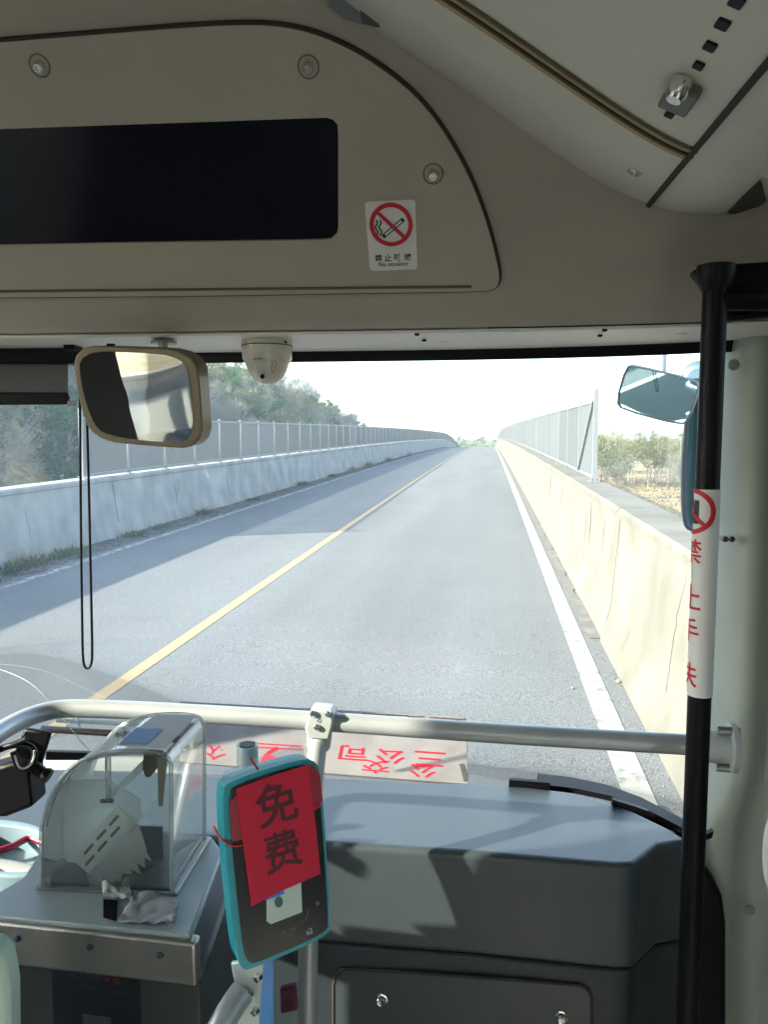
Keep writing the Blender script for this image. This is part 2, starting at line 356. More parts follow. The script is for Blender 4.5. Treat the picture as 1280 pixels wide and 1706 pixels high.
def joint(bar, side, foot, h, y, lean=.0):
    mb = MB(); pr = [(-.003, .0), (.097, .34), (.177, h - .10), (.147, h - .03), (.177, h + .003), (.40, h + .003)]
    pts = []
    for k, (a, z) in enumerate(pr): pts.append(V((foot + side * a, y + lean * z + .012 * math.sin(z * 9), zr(y) + z)))
    for i in range(len(pts) - 1):
        d = V((0, .007, 0)); n = V((-side * .001, 0, .001))
        mb.box((pts[i] + pts[i + 1]) / 2, (pts[i + 1] - pts[i]) / 2, d, n)
    mb.build('expansion_joint', jm, bar)
for y in (7.5, 24, 40, 56): joint(bR, 1, XR, 1.28, y, .0 if y > 8 else .12)
for y in (8.0, 14.0, 26, 38, 50, 62): joint(bL, -1, XL, 1.15, y, -.05)
def crack(bar, side, foot, h, y, seed):
    rnd = random.Random(seed); pr = [(.0, .03), (.10, .34), (.18, h - .10)]; n = 16; a = []
    z0 = rnd.uniform(.05, .4); z1 = rnd.uniform(.7, h - .12); yy = y
    for k in range(n + 1):
        z = z0 + (z1 - z0) * k / n; yy += rnd.uniform(-.035, .035)
        for (a0, b0), (a1, b1) in zip(pr, pr[1:]):
            if b0 <= z <= b1: x = a0 + (a1 - a0) * (z - b0) / (b1 - b0)
        if y > 7.5 and side > 0: x += .03 * (1 - smooth01((z - .34) / (h - .44))) if z > .34 else .03
        a.append(V((foot + side * x, yy, zr(yy) + z)))
    MB().tube(a, [.0042 * math.sin(math.pi * (.08 + .84 * k / n)) for k in range(n + 1)], 5).build('crack', jm, bar)
for y, s_ in ((8.6, 1), (9.7, 2), (10.1, 3), (11.8, 4), (13.5, 5), (16, 6), (19, 7), (5.2, 8)): crack(bR, 1, XR, 1.28, y, s_)
for y, s_ in ((11.1, 11), (16.9, 12), (20.5, 13)): crack(bL, -1, XL, 1.15, y, s_)
# ---- mesh fences on top of the barriers
def mesh_mat(name, col, a):
    m = bpy.data.materials.new(name); m.use_nodes = True; t = m.node_tree; N = t.nodes.new; L = t.links.new; t.nodes.clear()
    out = N('ShaderNodeOutputMaterial'); tr = N('ShaderNodeBsdfTransparent'); df = N('ShaderNodeBsdfDiffuse'); tl = N('ShaderNodeBsdfTranslucent'); oi = N('ShaderNodeObjectInfo')
    r = N('ShaderNodeValToRGB'); r.color_ramp.elements[0].color = (*[c * .90 for c in col], 1); r.color_ramp.elements[1].color = (*[c * 1.08 for c in col], 1); L(oi.outputs['Random'], r.inputs[0])
    L(r.outputs[0], df.inputs[0]); L(r.outputs[0], tl.inputs[0]); m1 = N('ShaderNodeMixShader'); m1.inputs[0].default_value = .22; L(df.outputs[0], m1.inputs[1]); L(tl.outputs[0], m1.inputs[2])
    lw = N('ShaderNodeLayerWeight'); lw.inputs['Blend'].default_value = .5       # wires hide more the more obliquely one looks along them
    cs = N('ShaderNodeMath'); cs.operation = 'SUBTRACT'; cs.inputs[0].default_value = 1.0; L(lw.outputs['Facing'], cs.inputs[1])
    mxx = N('ShaderNodeMath'); mxx.operation = 'MAXIMUM'; mxx.inputs[1].default_value = .03; L(cs.outputs[0], mxx.inputs[0])
    iv = N('ShaderNodeMath'); iv.operation = 'DIVIDE'; iv.inputs[0].default_value = 1.0; L(mxx.outputs[0], iv.inputs[1])
    pw = N('ShaderNodeMath'); pw.operation = 'POWER'; pw.inputs[0].default_value = 1 - a; L(iv.outputs[0], pw.inputs[1])
    cv = N('ShaderNodeMath'); cv.operation = 'SUBTRACT'; cv.inputs[0].default_value = 1.0; L(pw.outputs[0], cv.inputs[1])
    mx = N('ShaderNodeMixShader'); L(cv.outputs[0], mx.inputs[0]); L(tr.outputs[0], mx.inputs[1]); L(m1.outputs[0], mx.inputs[2]); L(mx.outputs[0], out.inputs[0])
    return m
meshm = mesh_mat('fine_grey_wire_mesh', (.135, .15, .16), .36); galv = mat('galvanised_steel', (.19, .20, .21), .5, 0, var=.05, vscale=10)
def fence(x, y0, n, dy, zb, hh, label, side):
    root = thing('mesh_fence', label, 'fence', (x, y0, zr(y0) + zb))
    post = MB().wbox(-.028, .028, -.028, .028, 0, hh).wbox(-.07, .07, -.06, .06, .0, .012)
    for dx in (-.05, .05): post.wbox(dx - .01, dx + .01, -.04, -.02, .012, .05)
    pm = bpy.data.meshes.new('post'); pm.from_pydata(post.v, [], post.f); pm.materials.append(galv)
    pan = MB()
    pan.wbox(-.004, .004, .03, dy - .03, .09, hh - .09)
    pn = bpy.data.meshes.new('mesh_panel'); pn.from_pydata(pan.v, [], pan.f); pn.materials.append(meshm)
    for i in range(n + 1):
        y = y0 + i * dy; o = bpy.data.objects.new('post', pm); COL.objects.link(o); o.parent = root
        ex = .14 if i == 0 else 0
        o.location = (0, i * dy, zr(y) + zb - root.location.z)
        if i == 0: o.scale = (1.15, 1.15, 1 + .09)
        if i < n:
            q = bpy.data.objects.new('mesh_panel', pn); COL.objects.link(q); q.parent = root
            q.location = o.location; q.rotation_euler = (math.atan2(zr(y + dy) - zr(y), dy), 0, 0)
    fr = MB()
    for i in range(n):
        y = y0 + i * dy
        for z in (.065, hh - .065):
            a = V((x, y + .028, zr(y) + zb + z)); b = V((x, y + dy - .028, zr(y + dy) + zb + z)); d = (b - a) / 2
            fr.box((a + b) / 2, V((.016, 0, 0)), d, V((0, 0, .022)))
    fr.build('frame_rail', galv, root)
    if side < 0: return root
    br = MB(); a = V((x - .03 * side, y0 + .10, zr(y0) + zb + hh - .05)); b = V((x - .03 * side, y0 + dy - .05, zr(y0 + dy) + zb + .08))
    br.tube([a, b], .02, 8); br.build('brace', galv, root)
    return root
fence(XR + .42, 11.4, 94, 1.9, 1.28, 1.22, 'grey mesh fence with a diagonal brace in its end bay, on the right parapet', 1)
fence(XL - .30, 13.1, 98, 1.8, 1.15, 1.17, 'long grey mesh fence on the left parapet running to the crest', -1)
# ---- terrain
def hill(x, y):
    a = -x - 28.5
    if a <= 0: return 0
    h = 21 * (1 - math.exp(-a / 19.0)) * smooth01((y + 6) / 45.0)
    h *= 1 - smooth01((y - 188 - .1 * a) / 60.0)
    return h
def tz(x, y):
    b = -3.6 + .5 * noise.noise(V((x * .03, y * .03, 0))) + .15 * noise.noise(V((x * .15, y * .15, 5)))
    if y > 250: b = b - 1.5 * smooth01((y - 250) / 250)
    d = max(x - 1.75, -7.7 - x)
    dk = zr(min(y, 300)) - .5
    if y < YE + 15:
        t = smooth01((d - .3) / 7.0) if d > 0 else 0
        b = dk * (1 - t) + b * t if y < YE else b
    h = hill(x, y); h += (h > .5) * 1.2 * noise.noise(V((x * .08, y * .08, 9)))
    return b + h
tm = bpy.data.materials.new('spring_field'); tm.use_nodes = True
t = tm.node_tree; N = t.nodes.new; L = t.links.new; p = t.nodes['Principled BSDF']; p.inputs['Roughness'].default_value = .95; p.inputs['Specular IOR Level'].default_value = .1
tc = N('ShaderNodeTexCoord'); n1 = N('ShaderNodeTexNoise'); n1.inputs['Scale'].default_value = .07; n1.inputs['Detail'].default_value = 10; n1.inputs['Roughness'].default_value = .68; L(tc.outputs['Object'], n1.inputs['Vector'])
r = N('ShaderNodeValToRGB'); e = r.color_ramp.elements; e[0].position = .34; e[0].color = (.24, .21, .16, 1); e[1].position = .66; e[1].color = (.24, .25, .13, 1)
x = r.color_ramp.elements.new(.44); x.color = (.30, .27, .20, 1); x = r.color_ramp.elements.new(.54); x.color = (.42, .32, .19, 1)
L(n1.outputs['Fac'], r.inputs[0]); n2 = N('ShaderNodeTexNoise'); n2.inputs['Scale'].default_value = 1.5; n2.inputs['Detail'].default_value = 8; L(tc.outputs['Object'], n2.inputs['Vector'])
mr = N('ShaderNodeMapRange'); mr.inputs[1].default_value = .3; mr.inputs[2].default_value = .7; mr.inputs[3].default_value = .6; mr.inputs[4].default_value = 1.3; L(n2.outputs['Fac'], mr.inputs[0])
vm = N('ShaderNodeVectorMath'); vm.operation = 'SCALE'; L(r.outputs[0], vm.inputs[0]); L(mr.outputs[0], vm.inputs['Scale']); L(vm.outputs[0], p.inputs['Base Color'])
def axis(fine0, fine1, st, far):
    a = [fine0 + st * i for i in range(int((fine1 - fine0) / st) + 1)]; s = st; b = a[-1]; c = a[0]
    while b < far: s *= 1.35; b += s; c -= s; a.append(b); a.insert(0, c)
    return a
xs = axis(-90, 90, 3, 3500); ys = axis(-40, 260, 4, 5000)
# keep the deck's own edges sharp: columns at the road edges
xs = sorted(set([x for x in xs if not -8.4 < x < 2.4] + [-8.3, -7.7, -5, -2, 1.7, 2.3]))
mb = MB(); mb.grid(lambda i, j: V((xs[i], ys[j], tz(xs[i], ys[j]))), len(xs), len(ys)); g = mb.build('ground', tm, recalc=False, smooth=60)
g['kind'] = 'structure'
# ---- trees
bark = mat('grey_bark', (.20, .18, .155), .9, var=.3, vscale=3); palebark = mat('pale_bark', (.34, .31, .26), .9, var=.3, vscale=3)
L_olive = leafmat('young_leaves', (.185, .20, .11), (.29, .295, .175)); L_green = leafmat('fresh_green_leaves', (.055, .15, .035), (.14, .26, .065))
L_grey = leafmat('bare_twigs', (.19, .21, .19), (.34, .345, .30)); L_dark = leafmat('dark_leaves', (.035, .085, .05), (.085, .155, .085))
def tree_mesh(seed, leaf, barkm, hgt=6.0, wid=2.4, nclump=34, per=38, ls=.17, twigs=500, low=.28, stems=1):
    rnd = random.Random(seed); tk = MB(); cr = MB()
    tips = []
    for s in range(stems):
        sx = rnd.uniform(-.5, .5) * (stems > 1); sy = rnd.uniform(-.5, .5) * (stems > 1)
        p = V((sx, sy, -.3)); top = V((sx * 2 + rnd.uniform(-.4, .4), sy * 2 + rnd.uniform(-.4, .4), hgt * .86)); pts = []
        for k in range(6):
            f = k / 5; pts.append(p.lerp(top, f) + V((rnd.uniform(-.12, .12), rnd.uniform(-.12, .12), 0)) * (k > 0))
        r0 = (.13 if stems == 1 else .075) * hgt / 6; tk.tube(pts, [r0 * (1 - .8 * k / 5) for k in range(6)], 6)
        for q in range(9 if stems == 1 else 5):
            f = rnd.uniform(low * .8, .9); base = p.lerp(top, f); a = rnd.uniform(0, 6.28); ln = wid * rnd.uniform(.55, 1.0) * (1.1 - .55 * f)
            e2 = base + V((math.cos(a) * ln, math.sin(a) * ln, ln * rnd.uniform(.35, .9))); md = base.lerp(e2, .5) + V((0, 0, -.08 * ln))
            tk.tube([base, md, e2], [r0 * .42, r0 * .28, r0 * .08], 4, caps=False); tips += [e2, md.lerp(e2, .5)]
    cl = []
    for i in range(nclump):
        if i < len(tips) and rnd.random() < .8: c = tips[i] + V([rnd.gauss(0, .25) for _ in range(3)])
        else:
            z = rnd.uniform(low, 1.0); rad = wid * math.sqrt(max(.05, math.sin(math.pi * (.12 + .80 * (z - low) / (1 - low))))) * rnd.uniform(.25, 1.0); a = rnd.uniform(0, 6.28)
            c = V((math.cos(a) * rad, math.sin(a) * rad, z * hgt))
        cl.append((c, rnd.uniform(.35, .72)))
    for c, R in cl:
        for _ in range(per):
            d = V([rnd.gauss(0, 1) for _ in range(3)]).normalized() * R * rnd.random() ** .45; d.z *= .75; q = c + d
            n = V([rnd.gauss(0, 1) for _ in range(3)]).normalized(); a = n.orthogonal().normalized(); b = n.cross(a); s_ = ls * rnd.uniform(.5, 1.25)
            k = len(cr.v); cr.v += [q - a * s_, q - b * s_ * .6, q + a * s_, q + b * s_ * .6]; cr.f.append((k, k + 1, k + 2, k + 3))
    for _ in range(twigs):
        c, R = rnd.choice(cl); q = c + V([rnd.gauss(0, .4) for _ in range(3)]) * R * 1.6
        d = (q - V((0, 0, hgt * .35))).normalized() + V([rnd.gauss(0, .35) for _ in range(3)]); d = d.normalized() * rnd.uniform(.35, .95)
        w = d.orthogonal().normalized() * .022; k = len(cr.v); cr.v += [q - w, q + w, q + d]; cr.f.append((k, k + 1, k + 2))
    out = []
    for nm, M_, mt in (('trunk', tk, barkm), ('crown', cr, leaf)):
        me = bpy.data.meshes.new(nm); me.from_pydata(M_.v, [], M_.f); me.materials.append(mt)
        for q in me.polygons: q.use_smooth = (nm == 'trunk')
        out.append(me)
    return out
KIND = {}
KIND['bare'] = [tree_mesh(10 + i, L_grey, bark, 6.2, 2.5, 36, 16, .10, 2300) for i in range(3)]
KIND['young'] = [tree_mesh(20 + i, L_olive, bark, 5.6, 2.6, 40, 44, .15, 300) for i in range(3)]
KIND['green'] = [tree_mesh(30 + i, L_green, bark, 5.2, 2.4, 40, 52, .16, 100) for i in range(2)]
KIND['dark'] = [tree_mesh(40 + i, L_dark, bark, 5.0, 2.3, 40, 46, .15, 300) for i in range(2)]
KIND['scrub'] = [tree_mesh(50 + i, L_olive, palebark, 6.0, 2.3, 34, 30, .12, 900, low=.50, stems=4) for i in range(3)]
KIND['baresc'] = [tree_mesh(60 + i, L_grey, palebark, 4.6, 2.0, 26, 8, .09, 1500, low=.35, stems=5) for i in range(2)]
TL = {'bare': ('bare grey spring tree, one of many covering the left hillside', 'bare_tree', 'bare trees on the left hillside'),
      'young': ('tree with pale yellow-green young leaves on the left hillside', 'young_leaf_tree', 'pale green trees on the left hillside'),
      'green': ('bright fresh green tree on the left hillside', 'green_tree', 'bright green trees on the left hillside'),
      'dark': ('dark blue-green bushy tree on the left hillside', 'dark_tree', 'dark trees on the left hillside'),
      'scrub': ('pale yellow-green tree with thin whitish stems in the scrub beyond the right parapet', 'scrub_tree', 'green topped trees beyond the right parapet'),
      'baresc': ('leafless low thicket tree with pale stems at the edge of the brown field', 'thicket_tree', 'bare thicket beyond the right parapet')}
def place(kind, x, y, s, rz):
    lab, nm, grp = TL[kind]; ms = random.choice(KIND[kind])
    r = thing(nm, lab, 'tree', (x, y, tz(x, y)), grp); r.rotation_euler = (random.uniform(-.05, .05), random.uniform(-.05, .05), rz); r.scale = (s * random.uniform(.9, 1.15),) * 2 + (s,)
    for me in ms:
        o = bpy.data.objects.new(me.name, me); COL.objects.link(o); o.parent = r
pts = []; tries = 0
while len(pts) < 290 and tries < 20000:
    tries += 1; y = random.uniform(30, 232); x = -random.uniform(29, 58)
    if abs(x) / y < .150 or abs(x) / y > 1.05: continue
    md = 2.3 + y * .008
    if all((x - a) ** 2 + (y - b) ** 2 > md * md for a, b in pts): pts.append((x, y))
for x, y in pts:
    n = noise.noise(V((x * .07, y * .035, 1.3))); q = random.random()
    if y > 120: k = 'green' if (n > .0 and q < .6) else ('young' if q < .45 else ('dark' if q < .7 else 'bare'))
    elif y > 75: k = 'young' if (n > -.1 and q < .7) else ('bare' if q < .75 else 'dark')
    else: k = 'bare' if q < .22 else ('dark' if q < .58 else ('young' if q < .82 else 'green'))
    place(k, x, y, random.uniform(.75, 1.2) * (1.0 if y < 120 else 1.05), random.uniform(0, 6.28))
pts = []; tries = 0
while len(pts) < 120 and tries < 20000:
    tries += 1; y = random.uniform(66, 150); x = random.uniform(9, 62)
    if x < y * .09: continue
    if y < 74 + 6 * noise.noise(V((x * .1, 0, 0))): continue
    if all((x - a) ** 2 + (y - b) ** 2 > 8 for a, b in pts): pts.append((x, y))
for x, y in pts:
    k = 'baresc' if (y < 82 or random.random() < .25) else 'scrub'
    place(k, x, y, random.uniform(.8, 1.12) * (1.0 if k == 'scrub' else .9), random.uniform(0, 6.28))
# far belts of trees that read as one mass, low brush on the hill
def belt(name, leaf, spots, label=None):
    mb = MB(); rnd = random.Random(5)
    for (x, y, s, hgt) in spots:
        z0 = tz(x, y)
        for _ in range(26):
            c = V((x + rnd.gauss(0, s), y + rnd.gauss(0, s), z0 + rnd.uniform(.0, 1) * hgt)); n = V([rnd.gauss(0, 1) for _ in range(3)]).normalized(); a = n.orthogonal().normalized(); b = n.cross(a); q = min(s * rnd.uniform(.12, .4), .09 if hgt < 1 else (.2 if hgt < 4 else 9))
            mb.add([c - a * q, c - b * q * .7, c + a * q, c + b * q * .7], [(0, 1, 2, 3)])
    o = mb.build(name, leaf, recalc=False); tag(o, label, 'trees', None, 'stuff')
rb = random.Random(3); sp = []
for i in range(700):
    y = rb.uniform(420, 1100); x = rb.uniform(-.32, .75) * y
    sp.append((x, y, 6, rb.uniform(5, 9)))
belt('distant_treeline', leafmat('distant_leaves', (.07, .095, .05), (.12, .15, .07)), sp, 'low line of distant woodland on the horizon beyond the crest')
sp = []
for i in range(900):
    y = rb.uniform(35, 215); x = -rb.uniform(29, 62); sp.append((x, y, 1.6, 2.4))
belt('hillside_brush', leafmat('brush', (.18, .19, .13), (.34, .31, .24)), sp, 'mixed grey and olive undergrowth between the trees on the left hillside')
sp = []
for i in range(1500):
    y = rb.uniform(40, 110); x = rb.uniform(8, 50); sp.append((x, y, 1.0, .5))
belt('dry_field_brush', leafmat('dry_brush', (.30, .25, .17), (.46, .38, .26)), sp, 'low dry brown brush and reeds in the field beyond the right parapet')
# pylon, pole and power lines
def pylon(x, y, h, name, label, w):
    z0 = tz(x, y); rt = thing(name, label, 'pylon', (x, y, z0)); mb = MB()
    for sx in (-1, 1):
        for sy in (-1, 1): mb.tube([V((x + sx * w, y + sy * w, z0)), V((x + sx * w * .25, y + sy * w * .25, z0 + h * .7)), V((x, y, z0 + h))], .14, 4)
    for k in range(9):
        f = k / 9; g_ = (k + 1) / 9; a = w * (1 - f * .95); b = w * (1 - g_ * .95)
        for s in (-1, 1): mb.tube([V((x - s * a, y, z0 + h * f)), V((x + s * b, y, z0 + h * g_))], .09, 4)
    mb.build('lattice_tower', galv, rt)
    am = MB()
    for f in (.68, .80, .91): am.tube([V((x - w * 1.3, y, z0 + h * f)), V((x + w * 1.3, y, z0 + h * f))], .12, 4)
    am.build('cross_arm', galv, rt)
    return z0 + h
pylon(24, 420, 29, 'power_pylon', 'lattice power pylon rising behind the right-hand mesh fence', 2.4)
pylon(-3, 520, 17, 'power_pylon', 'small distant pylon standing above the crest of the road', 1.4)
mb = MB()
for (xa, ya, za, xb_, yb, zb) in ((24, 420, 22, -560, 900, 34), (24, 420, 17, -560, 900, 28), (24, 420, 22, 330, 430, 26), (24, 420, 17, 330, 430, 20)):
    mb.tube([V((xa + (xb_ - xa) * k / 16, ya + (yb - ya) * k / 16, za + (zb - za) * k / 16 - 7 * math.sin(math.pi * k / 16) + tz(24, 420) * 0)) for k in range(17)], .07, 4)
tag(mb.build('power_line', mat('cable_grey', (.25, .26, .28), .6)), 'thin power lines crossing the white sky beyond the crest', 'cable')
# ---- weeds, stones, leaves by the barriers
wd_g = leafmat('weed_green', (.05, .09, .03), (.15, .19, .08)); wd_d = leafmat('dry_stems', (.24, .19, .12), (.40, .33, .22))
def weed(x, y, w, h, n, green, label, rx=.14):
    z = zr(y); rt = thing('weed_clump', label, 'weed', (x, y, z), 'weeds growing along the foot of the left parapet'); rnd = random.Random(int(y * 100))
    for nm, mt, cnt, hh in (('leaves', wd_g if green else wd_d, n, h), ('dry_stems', wd_d, n // 4 + 2, h * 1.9)):
        mb = MB()
        for _ in range(cnt):
            b = V((x + rnd.gauss(0, rx * .5), y + rnd.gauss(0, w * .5), z)); b.x = max(b.x, XL + .05); l = hh * rnd.uniform(.35, 1); d = V((rnd.gauss(.1, .35), rnd.gauss(0, .5), 1)).normalized()
            ww = V((rnd.gauss(0, 1), rnd.gauss(0, 1), 0)).normalized() * (.012 if nm == 'leaves' else .004)
            m_ = b + d * l * .6; e_ = b + d * l + V((0, rnd.gauss(0, .1), -.15)) * l
            mb.add([b - ww, b + ww, m_ + ww, m_ - ww, e_], [(0, 1, 2, 3), (3, 2, 4)])
        mb.build(nm, mt, rt, recalc=False)
wl = [(10.35, .6, .26, 300, 1, 'large green and straw weed clump at the left parapet foot, behind the hanging cord'),
      (9.3, .45, .2, 160, 0, 'dry straw-coloured weed clump left of the hanging cord at the parapet foot'),
      (11.5, .5, .22, 220, 1, 'grassy green weed clump at the near end of the far white line'),
      (13.9, .3, .16, 130, 1, 'small dark weed clump with a tall dead stalk against the left parapet'),
      (15.2, .3, .13, 90, 1, 'low weed clump in the dirt beside the far white line'),
      (17.6, .35, .22, 150, 1, 'rounded dark green weed tuft against the left parapet'),
      (21.5, .3, .12, 80, 1, None), (23.5, .3, .12, 80, 0, None),
      (27.5, .5, .25, 160, 1, 'reddish dry weed clump with tall stalks midway along the left parapet'),
      (33, .6, .2, 120, 1, None), (38, .7, .3, 150, 0, 'brown weed clump on the far stretch of the left parapet'), (43, .8, .34, 170, 0, None), (52, 1, .3, 150, 1, None), (66, 1, .35, 150, 0, None)]
for y, w_, h_, n_, gr, lb in wl:
    weed(-6.78, y, w_, h_, n_, gr, lb or 'low weed tuft in the dirt along the foot of the left parapet')
mb = MB(); rnd = random.Random(11)
def pebble(x, y, s):
    c = V((x, y, zr(y) + s * .4)); bm = bmesh.new(); bmesh.ops.create_icosphere(bm, subdivisions=1, radius=s); 
    mb.add([c + V((v.co.x * rnd.uniform(.7, 1.3), v.co.y * rnd.uniform(.7, 1.3), v.co.z * .6)) for v in bm.verts], [tuple(v.index for v in f.verts) for f in bm.faces]); bm.free()
for _ in range(650):
    y = 3.5 + 30 * rnd.random() ** 1.8; pebble(rnd.choice([rnd.gauss(1.0, .05), rnd.gauss(.6, .22), rnd.gauss(.95, .12)]), y, rnd.uniform(.002, .008))
for _ in range(1500):
    y = 7 + 55 * rnd.random() ** 1.4; pebble(rnd.gauss(-6.62, .13), y, rnd.uniform(.008, .03))
tag(mb.build('gravel', mat('pale_grit', (.16, .15, .135), .9, var=.6, vscale=30)), 'loose grit and small stones scattered along both road edges', 'gravel', None, 'stuff')
for (px, py, s, lb) in ((1031, 1137, .022, 'light brown stone just right of the near white line'), (954, 1147, .014, 'small pale stone left of the near white line')):
    d = ray(px, py); q = CAM + d * (CAM.z - zr(5.7)) / (-d.z + .0172 * d.y * 0 + 1e-9) 
    k = (CAM.z) / (-(d.z) + .0172 * d.y); q = CAM + d * k
    mb = MB(); bm = bmesh.new(); bmesh.ops.create_icosphere(bm, subdivisions=2, radius=s); bm.verts.ensure_lookup_table()
    mb.add([q + V((v.co.x * 1.1, v.co.y * .8, v.co.z * .7 + s * .5)) * (1 + .3 * noise.noise(v.co * 60)) if False else q + V((v.co.x * (1 + .5 * noise.noise(v.co * 60)), v.co.y * .8, v.co.z * .7 + s * .5)) for v in bm.verts], [tuple(v.index for v in f.verts) for f in bm.faces]); bm.free()
    tag(mb.build('stone', mat('tan_stone', (.34, .24, .16), .8, var=.2, vscale=40)), lb, 'stone')
# ================================================================== THE BUS
bus = thing('city_bus', 'interior front of a city bus with beige header, grey dashboard and wide windscreen', 'bus', B(-.55, 0, -2.02))
UL, UR = -1.80, .66
UC = -.57
def curve(u): return -.15 * (abs(u - UC) / 1.17) ** 4
# --- header: leaning panel above the windscreen, rounded into a white ledge
wA = uvw(PB(640, 512, 1.335))[2]; wLg = uvw(PB(640, 549, 1.37))[2]; v2 = uvw(PWp(640, 578, wLg))[1]
HP = B(0, 1.335, wA); HD = (BV * -.28 + BW * .405).normalized(); HN = BU.cross(HD).normalized()
if HN.dot(BV) > 0: HN = -HN
def hplane(w): return 1.335 - .28 / .405 * (w - wA)
prof = [(hplane(.90), .90)] + [(hplane(wA + (.90 - wA) * (1 - k / 40)), wA + (.90 - wA) * (1 - k / 40)) for k in range(1, 41)]
for k in range(1, 8):
    a = k / 7 * math.radians(90 + 0); prof.append((1.335 + .030 * (1 - math.cos(a)) + .004, wA - (wA - wLg) * math.sin(a)))
us = [UL + (UR - UL) * i / 90 for i in range(91)]
creasew = uvw(PP(1080, 436, HP, HN))[2]; u0c = uvw(PP(905, 440, HP, HN))[0]
def HG(i, j):
    u = us[i]; v, w = prof[j]
    d = .022 * smooth01((u - u0c) / .16) * smooth01((w - creasew + .007) / .014) * (1 - smooth01((w - creasew - .03) / .10))
    p = B(u, v + min(0, curve(u)) * smooth01((wA + .12 - w) / .12) * .5, w)
    return p + HN * d
mb = MB(); mb.grid(HG, len(us), len(prof)); header = mb.build('header_panel', header_m, bus, smooth=60)
mb = MB()
def LG(i, j):
    u = us[i]; f = j / 6; v = 1.370 + curve(u) * .5 + (v2 + curve(u) - 1.370 - curve(u) * .5) * f
    return B(u, v, wLg + .012 * (1 - min(1, f * 5)) * 0 + (-.004 if f < .1 else 0) - .006 * f)
mb.grid(LG, len(us), 7); mb.build('ledge', ledge_m, bus, smooth=60, solid=.004)
mb = MB()
for px, py in ((695, 556), (707, 566), (1008, 549), (1000, 558)): mb.lathe(PWp(px, py, wLg - .006), -BW, [(.0045, 0), (.0045, .003), (.002, .004)], 12)
mb.build('ledge_screw', blk_m, bus) if False else None
for px, py in ((695, 556), (707, 566), (1008, 549), (1000, 558)): MB().lathe(PWp(px, py, wLg - .006), -BW, [(.0045, 0), (.0045, .003), (.002, .004)], 12).build('ledge_screw', blk_m, bus)
for px, py in ((275, 566), (560, 575), (740, 569), (940, 567), (1135, 556)): MB().lathe(PWp(px, py, wLg - .004), -BW, [(.012, 0), (.011, .002), (.006, .003)], 16).build('ledge_plug', ledge_m, bus, smooth=30)
# --- hatch with the dark destination display let into it
def hp(x, y, off=0): return PP(x, y, HP + HN * off, HN)
out = [(-160, 78), (0, 70), (200, 54), (340, 43), (430, 40), (490, 46), (545, 62), (610, 94), (680, 145), (725, 195), (763, 255), (792, 315), (813, 375), (826, 425), (832, 455), (831, 470), (822, 479), (805, 482), (640, 484), (300, 490), (0, 492), (-160, 494)]
out = [V((a, b)) for a, b in out]
outs = [out[0]] + chaikin(out[1:-1], 2) + [out[-1]]
hole = [V(p) for p in ((-120, 219), (0, 213), (545, 194), (556, 197), (564, 206), (565, 225), (565, 375), (563, 386), (554, 394), (540, 396), (0, 405), (-120, 408))]
hatch = MB().prism([[hp(p.x, p.y, .001) for p in outs], [hp(p.x, p.y, .001) for p in hole]], HN * .010).build('display_hatch', hatch_m, bus, bevel=.003, seg=3)
MB().prism([[hp(p.x, p.y, .002) for p in [V((-118, 215)), V((568, 190)), V((570, 398)), V((-118, 409))]]], HN * .004).build('display_glass', blkgloss_m, hatch)
loop = [hp(p.x, p.y, .002) for p in outs]
MB().tube(loop[1:-1], .0055, 8).build('rubber_seam', seam_m, hatch, smooth=60)
for dy in (-4, ):
    MB().tube([hp(x, 490 + (482 - 490) * x / 800 + dy, .0125) for x in (-100, 0, 300, 640, 786)], .0022, 6).build('piano_hinge', mat('brown_hinge', (.10, .085, .06), .6), hatch)
for x, y in ((66, 110), (514, 112), (722, 290)):
    c = hp(x, y, .011); s = MB().lathe(c, HN, [(.0165, -.001), (.0155, .0006), (.010, -.0008), (.009, -.004)], 24).build('screw_recess', mat('shaded_recess_plastic', (.17, .155, .12), .6), hatch, smooth=40)  # recess shade is put into a darker hatch colour
    s2 = MB().lathe(c - BW * .002, HN, [(.0085, -.001), (.0085, .006), (.006, .009), (.004, .009), (.003, .006)], 6).build('hex_screw', chrome_m, hatch)
# --- duct cover over the door: a profile drawn along the bus
cp = [(200, -330), (380, -150), (520, -32), (625, 52), (700, 101), (800, 166), (900, 235), (980, 290), (1035, 324), (1077, 344), (1122, 359), (1165, 366), (1210, 362), (1290, 330)]
CPR = []
for x, y in chaikin([V(p) for p in cp], 2): q = uvw(PP(x, y, HP, HN)); CPR.append(q)
for a in range(len(CPR)):
    if CPR[a][2] > .80: CPR[a] = (CPR[a][0], CPR[a][1], .80)
vs_ = [1.0, .9, .8, .6, .4, .2, 0, -.4, -.8, -1.6, -7]
def CG(i, j):
    u, v, w = CPR[i]; return B(u, v + .004 if j == 0 else (v * vs_[j] if vs_[j] >= 0 else vs_[j]), w)
MB().grid(CG, len(CPR), len(vs_)).build('duct_cover', cover_m, bus, smooth=70, solid=.002)
def cover_pt(px, py, off=0):
    d = ray(px, py); du, dv, dw = d.dot(BU), d.dot(BV), d.z
    for i in range(len(CPR) - 1):
        u0, _, w0 = CPR[i]; u1, _, w1 = CPR[i + 1]
        f0 = u0 * dw - w0 * du; f1 = u1 * dw - w1 * du
        if f0 * f1 <= 0 and f0 != f1 and (w0 * dw > 0):
            t_ = f0 / (f0 - f1); u = u0 + (u1 - u0) * t_; w = w0 + (w1 - w0) * t_; k = w / dw
            tv = (BU * (u1 - u0) + BW * (w1 - w0)).normalized(); nn = BV.cross(tv).normalized()
            if nn.z > 0: nn = -nn
            return B(u, k * dv, w) + nn * off, nn, tv
    return None
seam_px = (1079, 343); sp, sn, stv = cover_pt(*seam_px)
